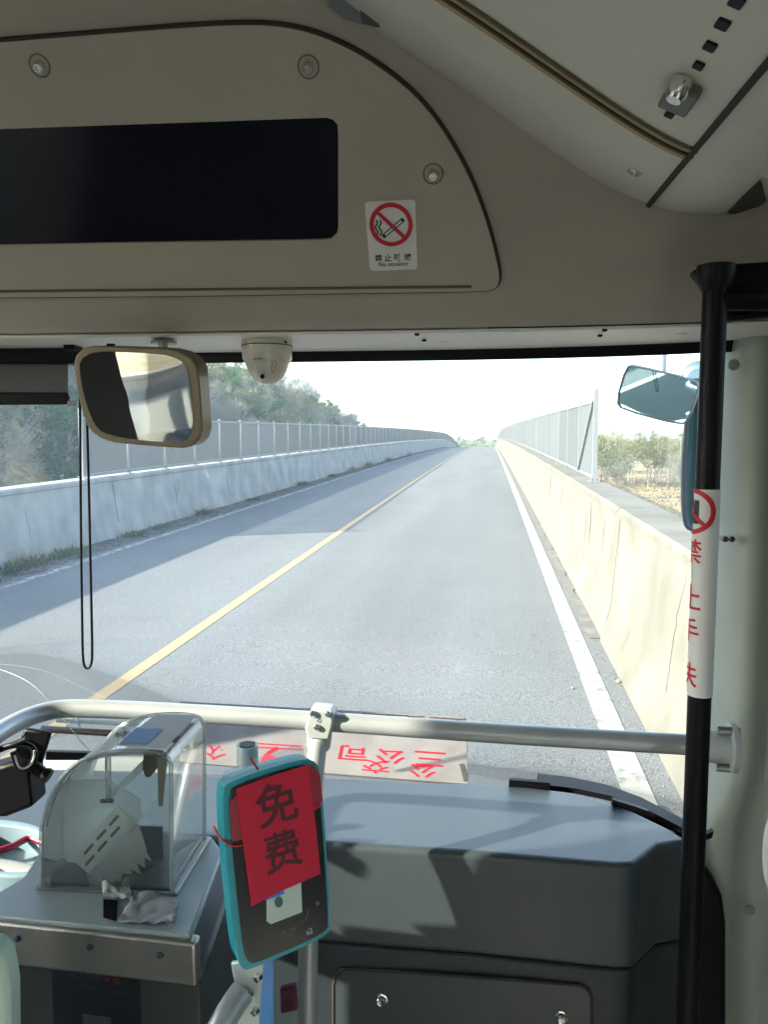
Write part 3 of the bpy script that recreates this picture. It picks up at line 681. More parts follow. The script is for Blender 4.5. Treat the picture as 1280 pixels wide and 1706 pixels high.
su, sv, sw = uvw(sp)
MB().box(B(su, sv / 2 - .5, sw) + sn * .003, BV * (sv / 2 + .5), stv * .0035, sn * .0025).build('duct_seam', seam_m, bus)
iseam = min(range(len(CPR)), key=lambda i: abs(CPR[i][0] - su) + abs(CPR[i][2] - sw))
def trim(name, mt, dv0, dv1, th):
    mb = MB(); ii = list(range(0, iseam + 1)); A = []; 
    for i in ii:
        u, v, w = CPR[i]; a = CPR[max(0, i - 1)]; b = CPR[i + 1]; tv = (BU * (b[0] - a[0]) + BW * (b[2] - a[2])).normalized(); nn = BV.cross(tv).normalized()
        if nn.z > 0: nn = -nn
        vv = v / 1.205
        A.append([B(u, vv + dv0, w) + nn * .001, B(u, vv + dv1, w) + nn * .001, B(u, vv + dv1, w) + nn * th, B(u, vv + dv0, w) + nn * th])
    n = len(A)
    vs = [p for q in A for p in q]; fs = []
    for i in range(n - 1):
        for k in range(4): fs.append((i * 4 + k, i * 4 + (k + 1) % 4, i * 4 + 4 + (k + 1) % 4, i * 4 + 4 + k))
    fs += [(0, 1, 2, 3), ((n - 1) * 4 + 3, (n - 1) * 4 + 2, (n - 1) * 4 + 1, (n - 1) * 4)]
    mb.add(vs, fs).build(name, mt, bus, smooth=50)
trim('joint_trim', mat('yellowed_trim', (.42, .33, .15), .5), -.026, .012, .0025)
trim('trim_line', mat('brown_rubber_line', (.05, .035, .02), .6), -.009, -.003, .005)
trim('trim_line', mat('grey_rubber_line', (.12, .11, .08), .6), -.026, -.022, .005)
for x, y, s in ((1230, 0, 1.2), (1206, 38, 1.15), (1185, 75, 1.1), (1166, 107, 1), (1117, 189, 1), (1246, -30, 1.2)):
    p, nn, tv = cover_pt(x, y, .002); MB().box(p, BV * .007 * s, tv * .0055 * s, nn * .0015).build('slot', blk_m, bus, bevel=.003)
p, nn, tv = cover_pt(1138, 152, .008)
lt = MB().box(p, BV * .026, tv * .017, nn * .006).build('latch_block', mat('grey_latch', (.16, .16, .15), .4), bus, bevel=.003)
p, nn, tv = cover_pt(1140, 132, .004); MB().lathe(p, nn, [(.012, -.002), (.012, .014), (.008, .020), (.003, .020)], 20).build('latch_knob', chrome_m, lt, smooth=35)
p, nn, tv = cover_pt(1058, 286, .000); MB().lathe(p, nn, [(.011, 0), (.011, .002), (.008, .004), (.004, .0035), (.003, .001)], 6).build('duct_screw', chrome_m, bus)
gp = [cover_pt(x, y, .0025) for x, y in ((1213, 350), (1240, 322), (1268, 296), (1276, 330), (1240, 354))]
if all(gp): MB().prism([[g_[0] for g_ in gp]], gp[0][1] * .003).build('duct_gap', seam_m, bus)
else: print('GAP NONE')
MB().prism([[PB(x, y, 1.172) for x, y in ((1154, 450), (1180, 441), (1300, 434), (1300, 526), (1250, 531), (1214, 536), (1190, 506), (1172, 470))]], BV * .03).build('door_shade_panel', blk_m, bus, bevel=.006, seg=3)  # black panel fills in the shadow right of the pole top
# small grey flap at the top between hatch and duct
MB().prism([[hp(x, y, .012) for x, y in ((538, -20), (548, 12), (575, 32), (606, 42), (612, -20))]], HN * .006).build('vent_flap', mat('blue_grey_flap', (.16, .18, .20), .35), bus, bevel=.002)
MB().prism([[hp(x, y, .012) for x, y in ((596, -20), (604, 38), (634, 46), (620, -20))]], HN * .012).build('flap_hinge', mat('dark_brown_plastic', (.06, .048, .04), .5), bus, bevel=.002)
# --- windscreen and black border
def wv(w): return 2.08 - (2.08 - 1.655) * (w + .95) / (.95 + .20)
WU = [-1.72 + (.60 + 1.72) * i / 60 for i in range(61)]
def WG(w0, w1, n, off=0):
    return lambda i, j: B(WU[i], wv(w0 + (w1 - w0) * j / (n - 1)) + curve(WU[i]) + off, w0 + (w1 - w0) * j / (n - 1))
wf = uvw(PB(700, 602, wv(.17)))[2]
ws = MB().grid(WG(-1.02, .24, 12), len(WU), 12).build('windscreen', wind_m, bus, smooth=80)
MB().grid(WG(wf, .24, 3, -.006), len(WU), 3).build('black_border', blk_m, ws, smooth=80, solid=.004)
MB().grid(WG(-1.04, -.962, 3, -.006), len(WU), 3).build('black_border', blk_m, ws, smooth=80, solid=.004)
for k in range(0): pass
# --- dashboard
WD = -.75
far = [(-420, 1262), (-60, 1275), (350, 1291), (780, 1303), (860, 1307), (940, 1316), (1000, 1330), (1060, 1351), (1110, 1375), (1142, 1394)]
near = [(1146, 1402), (1100, 1408), (1078, 1425), (1060, 1440), (1030, 1441), (780, 1420), (545, 1405), (-60, 1375), (-420, 1362)]
top = [PWp(x, y, WD) for x, y in far + near]
a_ = PWp(545, 1405, WD); b_ = PWp(1030, 1441, WD); DFN = (b_ - a_).cross(BW).normalized()
if DFN.dot(BV) > 0: DFN = -DFN
w1 = uvw(PP(800, 1596, a_, DFN))[2]
db = MB().prism([top], BW * (w1 - WD)).build('dashboard', dash_m, bus, bevel=.032, seg=6)
low = [p + BW * (w1 - WD) + (V((0, 0, 0))) for p in top]
cx = sum(low, V((0, 0, 0))) / len(low); low = [p + DFN * -.007 - BW * .004 + (BU * -.004) for p in low]
MB().prism([low], BW * -.55).build('lower_fascia', mat('shaded_dash_plastic', (.028, .040, .048), .34, var=.1, vscale=5, bump=.2, bscale=500, spec=.6), db, bevel=.006, seg=2)  # darker copy of the dash plastic, shade of the lower front in its colour
DP = a_ + DFN * -.007
def dp(x, y, off=0): return PP(x, y, DP + DFN * off, DFN)
pan = [(559, 1626), (566, 1616), (580, 1612), (960, 1639), (976, 1644), (985, 1656), (986, 1672), (986, 1960), (556, 1960), (556, 1640)]
ap = MB().prism([[dp(x, y, .0) for x, y in pan]], DFN * .003).build('access_panel', dash_m, db, bevel=.0015)
ps = [V(p) for p in pan[-1:] + pan[:-2]]
MB().tube([dp(p.x, p.y, .0015) for p in [V((556, 1900))] + ps[0:1] + chaikin(ps[1:8], 1) + [V((986, 1900))]], .0032, 8).build('panel_gap', seam_m, ap, smooth=60)
for x, y in ((636, 1664), (935, 1693)):
    c = dp(x, y, .003); MB().lathe(c, DFN, [(.0125, 0), (.012, .002), (.0095, .003), (.009, .009), (.007, .011), (.004, .010)], 12).build('bolt', chrome_m, ap, smooth=25)
# dark edge of the dash where it meets the glass, with its black clips
mb = MB(); ee = [PWp(x, y, WD - .012) for x, y in ((900, 1311), (960, 1318), (1020, 1331), (1080, 1354), (1140, 1386), (1165, 1400))]
for i in range(len(ee) - 1): mb.box((ee[i] + ee[i + 1]) / 2 + BV * .03, (ee[i + 1] - ee[i]) / 2, BV * .028, BW * .006)
mb.build('dash_lip', blk_m, db)
def clip(q, w=WD): MB().prism([[PP(x, y, PWp(q[0][0], q[0][1] + 12, w) , BV) for x, y in q]], BV * .012).build('black_clip', blk_m, db)
clip([(849, 1299), (917, 1304), (917, 1322), (848, 1318)])
clip([(1022, 1332), (1058, 1343), (1140, 1372), (1140, 1392), (1020, 1342)])
clip([(77, 1252), (150, 1254), (150, 1266), (76, 1266)])
clip([(1176, 1390), (1190, 1384), (1187, 1396), (1174, 1400)])
# --- right front pillar
def PG(i, j):
    w = .30 - (.30 + 1.25) * j / 24
    fl = .045 * smooth01((-.60 - w) / .16)
    cs = [(.560, 1.66), (.538, 1.60), (.534, 1.50), (.540, 1.472), (.552, 1.462), (.566, 1.459), (.578, 1.463), (.590, 1.474), (.602, 1.480), (.612, 1.470), (.620, 1.44), (.640, 1.40), (.66, 1.40)]
    u, v = cs[i]; return B(u - fl * (1 if i < 5 else (.7 if i < 8 else 0)) - .005 * smooth01((w + .1) / .3), v, w)
MB().grid(PG, 13, 25).build('door_pillar', pillar_m, bus, smooth=60)
pl = None
for x, y, v_, r_ in ((1223, 608, 1.458, .010), (1250, 1516, 1.455, .009)):
    MB().lathe(PB(x, y, v_), -BV, [(r_, -.004), (r_, .002), (r_ * .75, .004), (r_ * .3, .004)], 20).build('pillar_plug', mat('grey_plug', (.22, .24, .22), .5), bus, smooth=35)
for x in (1208, 1219): MB().lathe(PB(x, 898, 1.46), -BV, [(.0055, -.012), (.0055, .004), (.003, .007)], 16).build('pillar_stud', mat('dark_stud', (.07, .065, .05), .35, .6), bus, smooth=35)
# lower dark trim between dash and pillar
cs = [(1146, 1440), (1168, 1440), (1190, 1462), (1206, 1495), (1212, 1540), (1212, 1900), (1090, 1900), (1090, 1440)]
MB().prism([[PP(x, y, B(0, 1.44, 0), BV) for x, y in cs]], BV * .25).build('kick_panel', blk_m, bus, bevel=.012, seg=3)
# --- shell: floor, roof, side walls, rear
shell_m = mat('light_grey_wall_panel', (.72, .71, .67), .5, var=.04); floor_m = mat('grey_vinyl_floor', (.22, .22, .22), .5, var=.2, vscale=12); body_m = mat('white_bus_paint', (.70, .72, .72), .25, coat=.5); green_m = mat('green_bus_paint', (.12, .45, .10), .25, coat=.5)
MB().bbox(UL, UR, -7, 1.9, -1.70, -1.65).build('floor', floor_m, bus)
MB().bbox(UL - .05, UR + .05, -7, 1.75, .88, .95).build('roof', body_m, bus)
MB().bbox(UL - .05, UL, -7, 1.62, -2.0, -.86).build('side_wall', shell_m, bus)
MB().bbox(UL - .05, UL, -7, 1.62, .40, .88).build('side_wall', shell_m, bus)
for v0_, v1_ in ((1.30, 1.62), (.18, .57), (-1.25, -1.15), (-2.7, -2.6), (-4.2, -4.1), (-5.7, -5.6), (-7, -6.9)):  # second pillar made broad to block sun from the door pillar
    MB().bbox(UL - .05, UL, v0_, v1_, -.86, .40).build('window_pillar', blk_m, bus)
for v0_, v1_ in ((.57, 1.30), (-1.15, .18), (-2.6, -1.25), (-4.1, -2.7), (-5.6, -4.2), (-6.9, -5.7)):
    MB().bbox(UL - .03, UL - .024, v0_, v1_, -.86, .40).build('side_window', clear_glass if v0_ > -1.5 else side_glass, bus)
MB().bbox(UR, UR + .05, -7, 0.02, -2.0, -.80).build('side_wall', shell_m, bus)
MB().bbox(UR, UR + .05, -7, 1.62, .42, .88).build('side_wall', shell_m, bus)
for v0_, v1_ in ((1.36, 1.62), (-.02, .06), (-1.6, -1.5), (-3.1, -3.0), (-4.6, -4.5), (-6.1, -6.0), (-7, -6.9)):
    MB().bbox(UR, UR + .05, v0_, v1_, -.80, .42).build('window_pillar', blk_m, bus)
for v0_, v1_ in ((-1.5, -.02), (-3.0, -1.6), (-4.5, -3.1), (-6.0, -4.6), (-6.9, -6.1)):
    MB().bbox(UR + .02, UR + .026, v0_, v1_, -.80, .42).build('side_window', side_glass, bus)
MB().bbox(UR, UR + .05, 1.36, 1.62, -2.0, -.80).build('side_wall', shell_m, bus)
for v0_, v1_ in ((.06, .70), (.71, 1.36)):
    lf = MB(); lf.prism([[B(UR, a, b) for a, b in ((v0_, -1.95), (v1_, -1.95), (v1_, .42), (v0_, .42))], [B(UR, a, b) for a, b in ((v0_ + .06, -1.8), (v1_ - .06, -1.8), (v1_ - .06, .34), (v0_ + .06, .34))]], BU * .035)
    d_ = lf.build('door_leaf', blk_m, bus); MB().bbox(UR + .012, UR + .018, v0_ + .06, v1_ - .06, -1.8, .34).build('door_pane', thin_glass('dark_door_glass', (.42, .46, .46), refl=.8), d_)
MB().bbox(UL, UR, -7.05, -7, -2.0, -.6).build('rear_wall', shell_m, bus)
MB().bbox(UL, UR, -7.05, -7, .35, .88).build('rear_wall', shell_m, bus)
MB().bbox(UL, -1.05, -1.22, -1.19, -1.65, -.25).build('driver_partition', mat('dark_partition', (.03, .035, .038), .5), bus, bevel=.004)
MB().bbox(UL, -1.05, -1.21, -1.204, -.25, .45).build('partition_glass', thin_glass('green_partition_glass', (.45, .80, .66), refl=.8), bus)
MB().bbox(-1.08, -1.04, -1.22, -1.19, -1.65, .88).build('partition_post', blk_m, bus)
for k in range(7):
    for su_ in (-1.5, .3):
        vv_ = -1.6 - .78 * k
        if su_ > 0 and k < 1: continue
        sb = MB().bbox(su_ - .26, su_ + .26, vv_ - .42, vv_, -1.25, -1.17).build('seat_cushion', mat('blue_seat_fabric', (.03, .10, .20), .8), bus, bevel=.03)
        MB().bbox(su_ - .26, su_ + .26, vv_ - .50, vv_ - .42, -1.25, -.58).build('seat_back', mat('blue_seat_fabric', (.03, .10, .20), .8), bus, bevel=.03)
MB().bbox(UL - .045, UL - .01, -.50, -.45, -.86, .40).build('window_divider', blk_m, bus)
MB().bbox(UL - .045, UL - .015, -1.15, -.50, .10, .135).build('window_rail', blk_m, bus)
# outside front of the body, seen in the outer mirrors
MB().bbox(UL - .05, UR + .05, 1.98, 2.10, -1.95, -1.03).build('front_body_panel', body_m, bus, bevel=.04, seg=4)
MB().bbox(UL - .04, UR + .04, 2.095, 2.11, -1.42, -1.15).build('front_stripe', green_m, bus)
MB().bbox(UL - .05, UR + .05, 1.62, 1.72, .20, .88).build('front_dome', body_m, bus, bevel=.04, seg=4)
MB().bbox(UR + .045, UR + .055, -7, 1.72, -1.9, -.82).build('corner_skin', mat('teal_bus_paint', (.03, .30, .33), .25, coat=.5), bus)
# ================================================================== FITTINGS INSIDE THE BUS
def cent(ps): return sum(ps, V((0, 0, 0))) / len(ps)
# --- horizontal handrail with its clamp, post and wall flange
WR = -.50
rl = [(-60, 1262), (-20, 1232), (20, 1206), (60, 1189), (100, 1180), (150, 1180), (250, 1184), (535, 1201), (800, 1220), (1145, 1240), (1190, 1243)]
rp = chaikin([PWp(x, y, WR) for x, y in rl], 2)
hr = thing('handrail', 'grey tubular handrail crossing the windscreen above the dashboard', 'handrail', PWp(640, 1207, WR))
MB().tube(rp, .0172, 20).build('rail', paintrail_m, hr, smooth=60)
e0 = rp[-1]; ed = (rp[-1] - rp[-2]).normalized()
fl = MB().lathe(e0 - ed * .012, ed, [(.026, 0), (.027, .034), (.040, .036), (.040, .045), (.034, .047)], 28).build('wall_flange', fitting_m, hr, smooth=35)
fa = BW.cross(ed).normalized()
for sz in (-1, 1):
    MB().lathe(e0 + ed * .016 + BW * sz * .031 - fa * .010, ed, [(.007, -.014), (.007, .01), (.007, .02)], 12).build('flange_bolt', mat('grey_bolt', (.30, .31, .31), .35, .8), fl, smooth=35)
# clamp
c0 = PWp(535, 1203, WR); vc = uvw(c0)[1]
def cq(x, y, dv=0): return PB(x, y, vc + dv)
cl = MB().prism([[cq(x, y, -.022) for x, y in ((516, 1186), (520, 1182), (552, 1185), (557, 1190), (554, 1214), (549, 1232), (512, 1230), (508, 1214))]], BV * .042).build('clamp', fitting_m, hr, bevel=.005, seg=3)
for x, y in ((521, 1188), (547, 1189), (528, 1211)):
    MB().lathe(cq(x, y, -.0225), -BV, [(.0058, -.002), (.0058, .0025), (.0045, .004), (.0025, .004), (.002, .001)], 12).build('clamp_screw', chrome_m, cl, smooth=30)
fr = Frame(cq(531, 1200, -.0226), BU, BW); MB().add(*(lambda m: (m.v, m.f))(fr.ring(MB(), (0, 0), .004, .003, 0, .0005, 4))).build('maker_mark', mat('dark_emboss', (.2, .22, .22), .5), cl)
pb = [cq(533, 1224), PB(527, 1260, vc - .02), PB(521, 1330, vc - .05), PB(517, 1450, vc - .08), PB(513, 1600, vc - .10), PB(509, 1960, vc - .12)]
MB().tube(chaikin(pb, 2), .0168, 18).build('post', paintrail_m, hr, smooth=60)
MB().lathe(cq(531, 1240, -.004), (pb[2] - pb[0]), [(.0225, -.02), (.0215, .004), (.017, .010)], 20).build('post_collar', fitting_m, hr, smooth=35)
# --- black upright pole with its sleeve
tp = PB(1193, 455, 1.15); uP, vP, wT = uvw(tp)
pole = thing('grab_pole', 'black upright grab pole in front of the door pillar', 'pole', B(uP, vP, -1.65))
RP = .0168
MB().tube([B(uP, vP, wT), B(uP, vP, -1.65)], RP, 24).build('tube', blk_m, pole, smooth=60)
MB().lathe(B(uP, vP, wT + .006), -BW, [(.026, -.004), (.026, .006), (.023, .018), (.019, .026), (.0178, .030)], 24).build('ceiling_cup', blk_m, pole, smooth=50)
MB().tube([B(uP, vP, wT - .036), B(uP + .06, vP, wT - .037), B(uP + .22, vP + .10, wT - .030)], .0165, 16).build('side_arm', blk_m, pole, smooth=60)
w_t = uvw(PB(1178, 816, vP - RP))[2]; w_b = uvw(PB(1168, 1163, vP - RP))[2]
def cyl(a, w, off): return B(uP + (RP + off) * math.sin(a), vP - (RP + off) * math.cos(a), w)   # a=0 faces the back of the bus
slv = MB(); NA = 26
def sl(i, j, off=.0012): a = math.radians(-168 + 336 * i / NA * .72); return cyl(a, w_t + (w_b - w_t) * j, off)
slv.grid(lambda i, j: sl(i, j), NA + 1, 2); sleeve = slv.build('warning_sleeve', white_m, None, smooth=60, recalc=False)
tag(sleeve, 'white wrap-round warning sleeve with red lettering and a prohibition ring on the black pole', 'sticker')
def wrapped(name, mt, mb2, off):          # mb2 holds flat (x, y, 0) shapes; wrap them round the pole
    bm = bmesh.new(); vv = [bm.verts.new(p) for p in mb2.v]
    for f in mb2.f:
        try: bm.faces.new([vv[i] for i in f])
        except Exception: pass
    for k in range(-20, 21):
        x = k * .0035; g_ = bm.verts[:] + bm.edges[:] + bm.faces[:]
        bmesh.ops.bisect_plane(bm, geom=g_, plane_co=(x, 0, 0), plane_no=(1, 0, 0))
    bm.verts.index_update(); m3 = MB(); A0 = math.radians(-92)
    m3.add([cyl(A0 + v.co.x / RP, v.co.y, off) for v in bm.verts], [tuple(v.index for v in f.verts) for f in bm.faces]); bm.free()
    o = m3.build(name, mt, sleeve, recalc=False, smooth=60); return o
flat = Frame(V((0, 0, 0)), V((1, 0, 0)), V((0, 1, 0)))
def wat(y): return uvw(PB(1168, y, vP - RP))[2]
for ch, y in (('禁', 920), ('止', 997), ('手', 1053), ('扶', 1127)):
    tx = MB(); flat.text(tx, ch, .036, 0, wat(y), 0, bold=.012); wrapped('red_lettering', red_m, tx, .0020)
def flatring(mb, cy, r1, r0, n=40):
    for k in range(n):
        a = 2 * math.pi * k / n; b = 2 * math.pi * (k + 1) / n
        mb.add([V((r0 * math.cos(a), cy + r0 * math.sin(a), 0)), V((r1 * math.cos(a), cy + r1 * math.sin(a), 0)), V((r1 * math.cos(b), cy + r1 * math.sin(b), 0)), V((r0 * math.cos(b), cy + r0 * math.sin(b), 0))], [(0, 1, 2, 3)])
rg = MB(); flatring(rg, wat(853), .0335, .0268)
rg.add([V((-.024, wat(853) + .020, 0)), V((-.020, wat(853) + .024, 0)), V((.024, wat(853) - .020, 0)), V((.020, wat(853) - .024, 0))], [(0, 1, 2, 3)])
wrapped('red_ring', red_m, rg, .0026)
hd = MB()
for x0, x1, y0, y1 in ((-.004, .002, -.016, .018), (.004, .012, -.018, .016), (-.012, -.006, -.010, .016), (-.012, .012, -.018, -.008)):
    hd.add([V((x0, wat(853) + y0, 0)), V((x1, wat(853) + y0, 0)), V((x1, wat(853) + y1, 0)), V((x0, wat(853) + y1, 0))], [(0, 1, 2, 3)])
wrapped('hand_symbol', black_print, hd, .0018)
# --- no smoking sticker on the hatch
o_ = hp(653, 394, .0118); ex = hp(694, 391, .0118) - hp(612, 394, .0118); ey = hp(653, 336, .0118) - hp(653, 452, .0118)
F = Frame(o_, ex, ey); hx = ex.length / 2; hy = ey.length / 2
st = F.poly(MB(), [rrect(0, 0, hx, hy, .006)], 0, .0005).build('no_smoking_sign', white_m)
tag(st, 'white no smoking sticker with a red barred ring below the hatch screw', 'sticker')
R_ = hx * .87; cy = hy - R_ - .003
m_ = F.line(MB(), [(-R_ * .38, cy - R_ * .52), (R_ * .55, cy + R_ * .20)], R_ * .20, .0006, .0003); m_.build('cigarette_outline', black_print, st)
F.line(MB(), [(-R_ * .28, cy - R_ * .44), (R_ * .47, cy + R_ * .14)], R_ * .09, .0010, .0003).build('cigarette_fill', white_m, st)
sm = MB()
for dx in (0, .17):
    F.line(sm, [((-.68 + dx) * R_ + .06 * R_ * math.sin(k * 1.25), cy + R_ * (.22 - .085 * k)) for k in range(9)], R_ * .07, .0006, .0003)
sm.build('smoke_lines', black_print, st)
F.ring(MB(), (0, cy), R_, R_ * .80, .0014, .0003).build('red_ring', red_m, st)
F.line(MB(), [(-R_ * .60, cy + R_ * .60), (R_ * .60, cy - R_ * .60)], R_ * .17, .0018, .0003).build('red_bar', red_m, st)
tb = MB()
for k, ch in enumerate('禁止吸烟'): F.text(tb, ch, hx * .30, (-1.5 + k) * hx * .40, -hy + hx * .54, .0007, bold=.02)
tb.build('sign_lettering', black_print, st)
F.text(MB(), 'No smoking', hx * .235, 0, -hy + hx * .24, .0007, bold=.02).build('sign_lettering', black_print, st)
# --- white route board lying against the windscreen behind the rail
q = {'tl': PB(300, 1166, 1.945), 'tr': PB(776, 1193, 1.945), 'br': PB(781, 1306, 1.73), 'bl': PB(300, 1270, 1.73)}
F = Frame(q['bl'], q['br'] - q['bl'], q['tl'] - q['bl'])
def bl(x, y): p_ = PP(x, y, F.o, F.n); return F.loc(p_)
cs = [bl(300, 1168), bl(776, 1194), bl(781, 1306), bl(300, 1268)]
bd = MB().prism([[F.P(a, b, 0) for a, b in cs]], F.n * -.006)
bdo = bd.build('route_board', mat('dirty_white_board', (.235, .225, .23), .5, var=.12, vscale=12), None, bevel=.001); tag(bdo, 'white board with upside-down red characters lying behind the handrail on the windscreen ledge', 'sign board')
tx = MB()
def pc(ch, x, y, wpx, hk=1.0):
    tx = MB(); a = bl(x - wpx / 2, y); b = bl(x + wpx / 2, y); c = bl(x, y); w_ = abs(b[0] - a[0]); vs, fs = textmesh(ch, .012)
    x0 = min(v.x for v in vs); x1 = max(v.x for v in vs); y0 = min(v.y for v in vs); y1 = max(v.y for v in vs); sx_ = w_ / (x1 - x0); sy = sx_ * hk * .95
    tx.add([F.P(c[0] - (v.x - (x0 + x1) / 2) * sx_, c[1] - (v.y - (y0 + y1) / 2) * sy, .0006) for v in vs], fs); tx.build('red_character', red_m, bdo)
pc('三', 716, 1264, 52, .8); pc('公', 651, 1260, 50, .75); pc('司', 588, 1254, 46, .75)
pc('公', 704, 1284, 46, .7); pc('交', 626, 1277, 48, .7)
pc('9', 451, 1262, 30, 1.2); pc('众', 360, 1254, 36, 1.0)
ln = MB()
for y in (1243, 1249): a = bl(402, y - 6); b = bl(502, y); F.line(ln, [a, b], .004, .0006)
ln.build('red_lines', red_m, bdo)
dm = MB(); a = bl(420, 1176); b = bl(776, 1196); 
for k in range(14):
    f0 = random.random(); f1 = min(1, f0 + random.uniform(.05, .2)); F.line(dm, [(a[0] + (b[0] - a[0]) * f0, a[1] + (b[1] - a[1]) * f0 - .004 - random.uniform(0, .008)), (a[0] + (b[0] - a[0]) * f1, a[1] + (b[1] - a[1]) * f1 - .004 - random.uniform(0, .008))], .004, .0006)
gt_ = mat('grimy_tape', (.06, .07, .07), .7, var=.5, vscale=30); F.line(MB(), [bl(770, 1274), bl(777, 1300)], .012, .0006).build('corner_stain', gt_, bdo)
dm.build('worn_tape_edge', mat('grimy_tape', (.06, .07, .07), .7, var=.5, vscale=30), bdo)
# --- interior mirror
nM = (BV * -.97 - BU * .215 - BW * .13).normalized()
cM = PB(228, 660, 1.27)
def mp_(x, y, off=0): return PP(x, y, cM + nM * off, nM)
mr = thing('driver_mirror', 'bronze framed interior mirror hanging over the left of the windscreen', 'mirror', cM + BW * .1)
fo = chaikin([V(p_) for p_ in ((121, 582), (300, 581), (331, 612), (343, 700), (336, 750), (250, 744), (180, 738), (152, 722), (126, 640))], 2, True)
fi = chaikin([V(p_) for p_ in ((134, 588), (225, 588), (304, 596), (316, 640), (322, 736), (260, 735), (190, 726), (158, 712), (136, 640))], 2, True)
fo = chaikin([V(p_) for p_ in ((119, 576), (210, 577), (325, 583), (334, 660), (338, 749), (250, 744), (152, 734), (128, 660))], 2, True)
bronze = mat('bronze_plastic', (.20, .165, .115), .35, .25, var=.05)
hs = MB()
rings = [(fo, .0, 1.0), (fo, -.030, 1.0), (fo, -.045, .90)]
MB().prism([[mp_(p_.x, p_.y, .002) for p_ in fo], [mp_(p_.x, p_.y, .002) for p_ in fi]], nM * -.035).build('housing', bronze, mr, bevel=.003, seg=3)
MB().prism([[mp_(p_.x, p_.y, -.030) for p_ in fo]], nM * -.008).build('back_shell', bronze, mr, bevel=.003)
cc = sum(fi, V((0, 0))) / len(fi)
# gently convex glass
gl_ = MB(); n_ = len(fi); RG = 12; vs = [mp_(cc.x, cc.y, 0.0035)]; fs = []
for r_ in range(1, RG + 1):
    for p_ in fi: f_ = r_ / RG * 1.02; s_ = cc + (p_ - cc) * f_; vs.append(mp_(s_.x, s_.y, .0035 - .0007 * f_ * f_))
for k in range(n_): fs.append((0, 1 + k, 1 + (k + 1) % n_))
for r_ in range(RG - 1):
    for k in range(n_): a = 1 + r_ * n_; fs.append((a + k, a + n_ + k, a + n_ + (k + 1) % n_, a + (k + 1) % n_))
gl_.add(vs, fs).build('glass', mirror_m, mr, smooth=80)
st_ = PB(274, 571, 1.40)
MB().tube([PB(272, 572, 1.44), PB(272, 590, 1.38), mp_(268, 640, -.04)], .009, 10).build('stalk', mat('cream_plastic', (.5, .49, .45), .4), mr, smooth=60)
MB().lathe(PB(273, 571, 1.44), BW, [(.024, -.002), (.024, .002), (.01, .004)], 24).build('mount_plate', mat('pewter', (.3, .3, .28), .4, .6), mr, smooth=35)
MB().box(mp_(185, 577, -.01), BU * .006, BV * .004, BW * .004).build('housing_clip', blk_m, mr)
# --- dome camera
cD = PWp(445, 572, wLg - .008)
dc = thing('dome_camera', 'small white dome security camera under the header ledge', 'camera', cD)
ivory = mat('ivory_plastic', (.62, .61, .55), .3, coat=.3)
k_ = uvw(cD)[1] / FPX
MB().lathe(cD, -BW, [(42 * k_, -.012), (42 * k_, .004), (41 * k_, .030), (39 * k_, .034), (36 * k_, .040)], 40).build('base', ivory, dc, smooth=30)
MB().lathe(cD - BW * .036, -BW, [(36.5 * k_, 0), (35.5 * k_, .006), (32 * k_, .018), (26 * k_, .029), (17 * k_, .037), (8 * k_, .041), (1 * k_, .042)], 40).build('dome', ivory, dc, smooth=60)
MB().tube([cD - BW * .006 + (BU * math.cos(a) + BV * math.sin(a)) * 42.3 * k_ for a in [2 * math.pi * k / 40 for k in range(40)]], .0009, 5, closed=True).build('joint_line', mat('dark_line', (.06, .06, .05), .6), dc)
MB().lathe(PB(437, 628, uvw(cD)[1] - 33 * k_), -BV - BW * .6, [(.0038, -.004), (.0038, .001), (.002, .001)], 14).build('lens', blk_m, dc)
for x in (411, 476): MB().lathe(PB(x, 570, uvw(cD)[1] - 30 * k_), -BV, [(.0022, -.006), (.0022, .002)], 8).build('base_screw', blk_m, dc)
vF = uvw(cD)[1] - 41.5 * k_
F = Frame(PB(429, 598, vF - .0005), BU, BW)
dt = MB(); F.text(dt, '01010-078', .0032, 0, 0, 0, bold=.02); dt.build('serial_lettering', black_print, dc)
F = Frame(PB(456, 611, vF + 3 * k_ - .0015), BU + BV * .35, BW + BV * .12)
rt_ = MB(); el = [(.0042 * math.cos(a) * 1.0 + .0022 * math.sin(a), .0115 * math.sin(a)) for a in [2 * math.pi * k / 28 for k in range(28)]]; el2 = [(x * .72, y * .84) for x, y in el]
F.poly(MB(), [el], -.001, .0012).build('oval_label', white_m, dc); F.poly(rt_, [el, el2], .0003, .0003); F.text(rt_, '质检', .0042, .0, .0, .0004, rot=-1.3); rt_.build('label_print', mat('faded_red_print', (.6, .14, .10), .5), dc)
# --- roller sunshade
vS = 1.56
sh = thing('roller_sunshade', 'rolled grey sunshade with black roller and bottom bar at the left of the windscreen', 'sunshade', PB(40, 620, vS))
MB().prism([[PB(x, y, vS - .03) for x, y in ((-420, 566), (128, 574), (128, 606), (-420, 604))]], BV * .05).build('roller_box', blk_m, sh, bevel=.006, seg=3)
MB().prism([[PB(x, y, vS - .012) for x, y in ((-420, 604), (113, 604), (113, 660), (-420, 660))]], BV * .001).build('shade_cloth', mat('grey_shade_cloth', (.12, .12, .13), .8, bump=.2, bscale=600), sh)
MB().prism([[PB(x, y, vS - .016) for x, y in ((-420, 652), (112, 654), (115, 662), (113, 674), (-420, 677))]], BV * .008).build('bottom_bar', blk_m, sh, bevel=.002)
MB().box(PB(122, 578, vS - .05), BU * .011, BV * .02, BW * .009).build('end_bracket', blk_m, sh, bevel=.002)
MB().prism([[PB(x, y, vS - .02) for x, y in ((112, 668), (128, 668), (128, 676), (112, 677))]], BV * .01).build('bar_end', mat('grey_cap', (.3, .31, .32), .5), sh, bevel=.001)
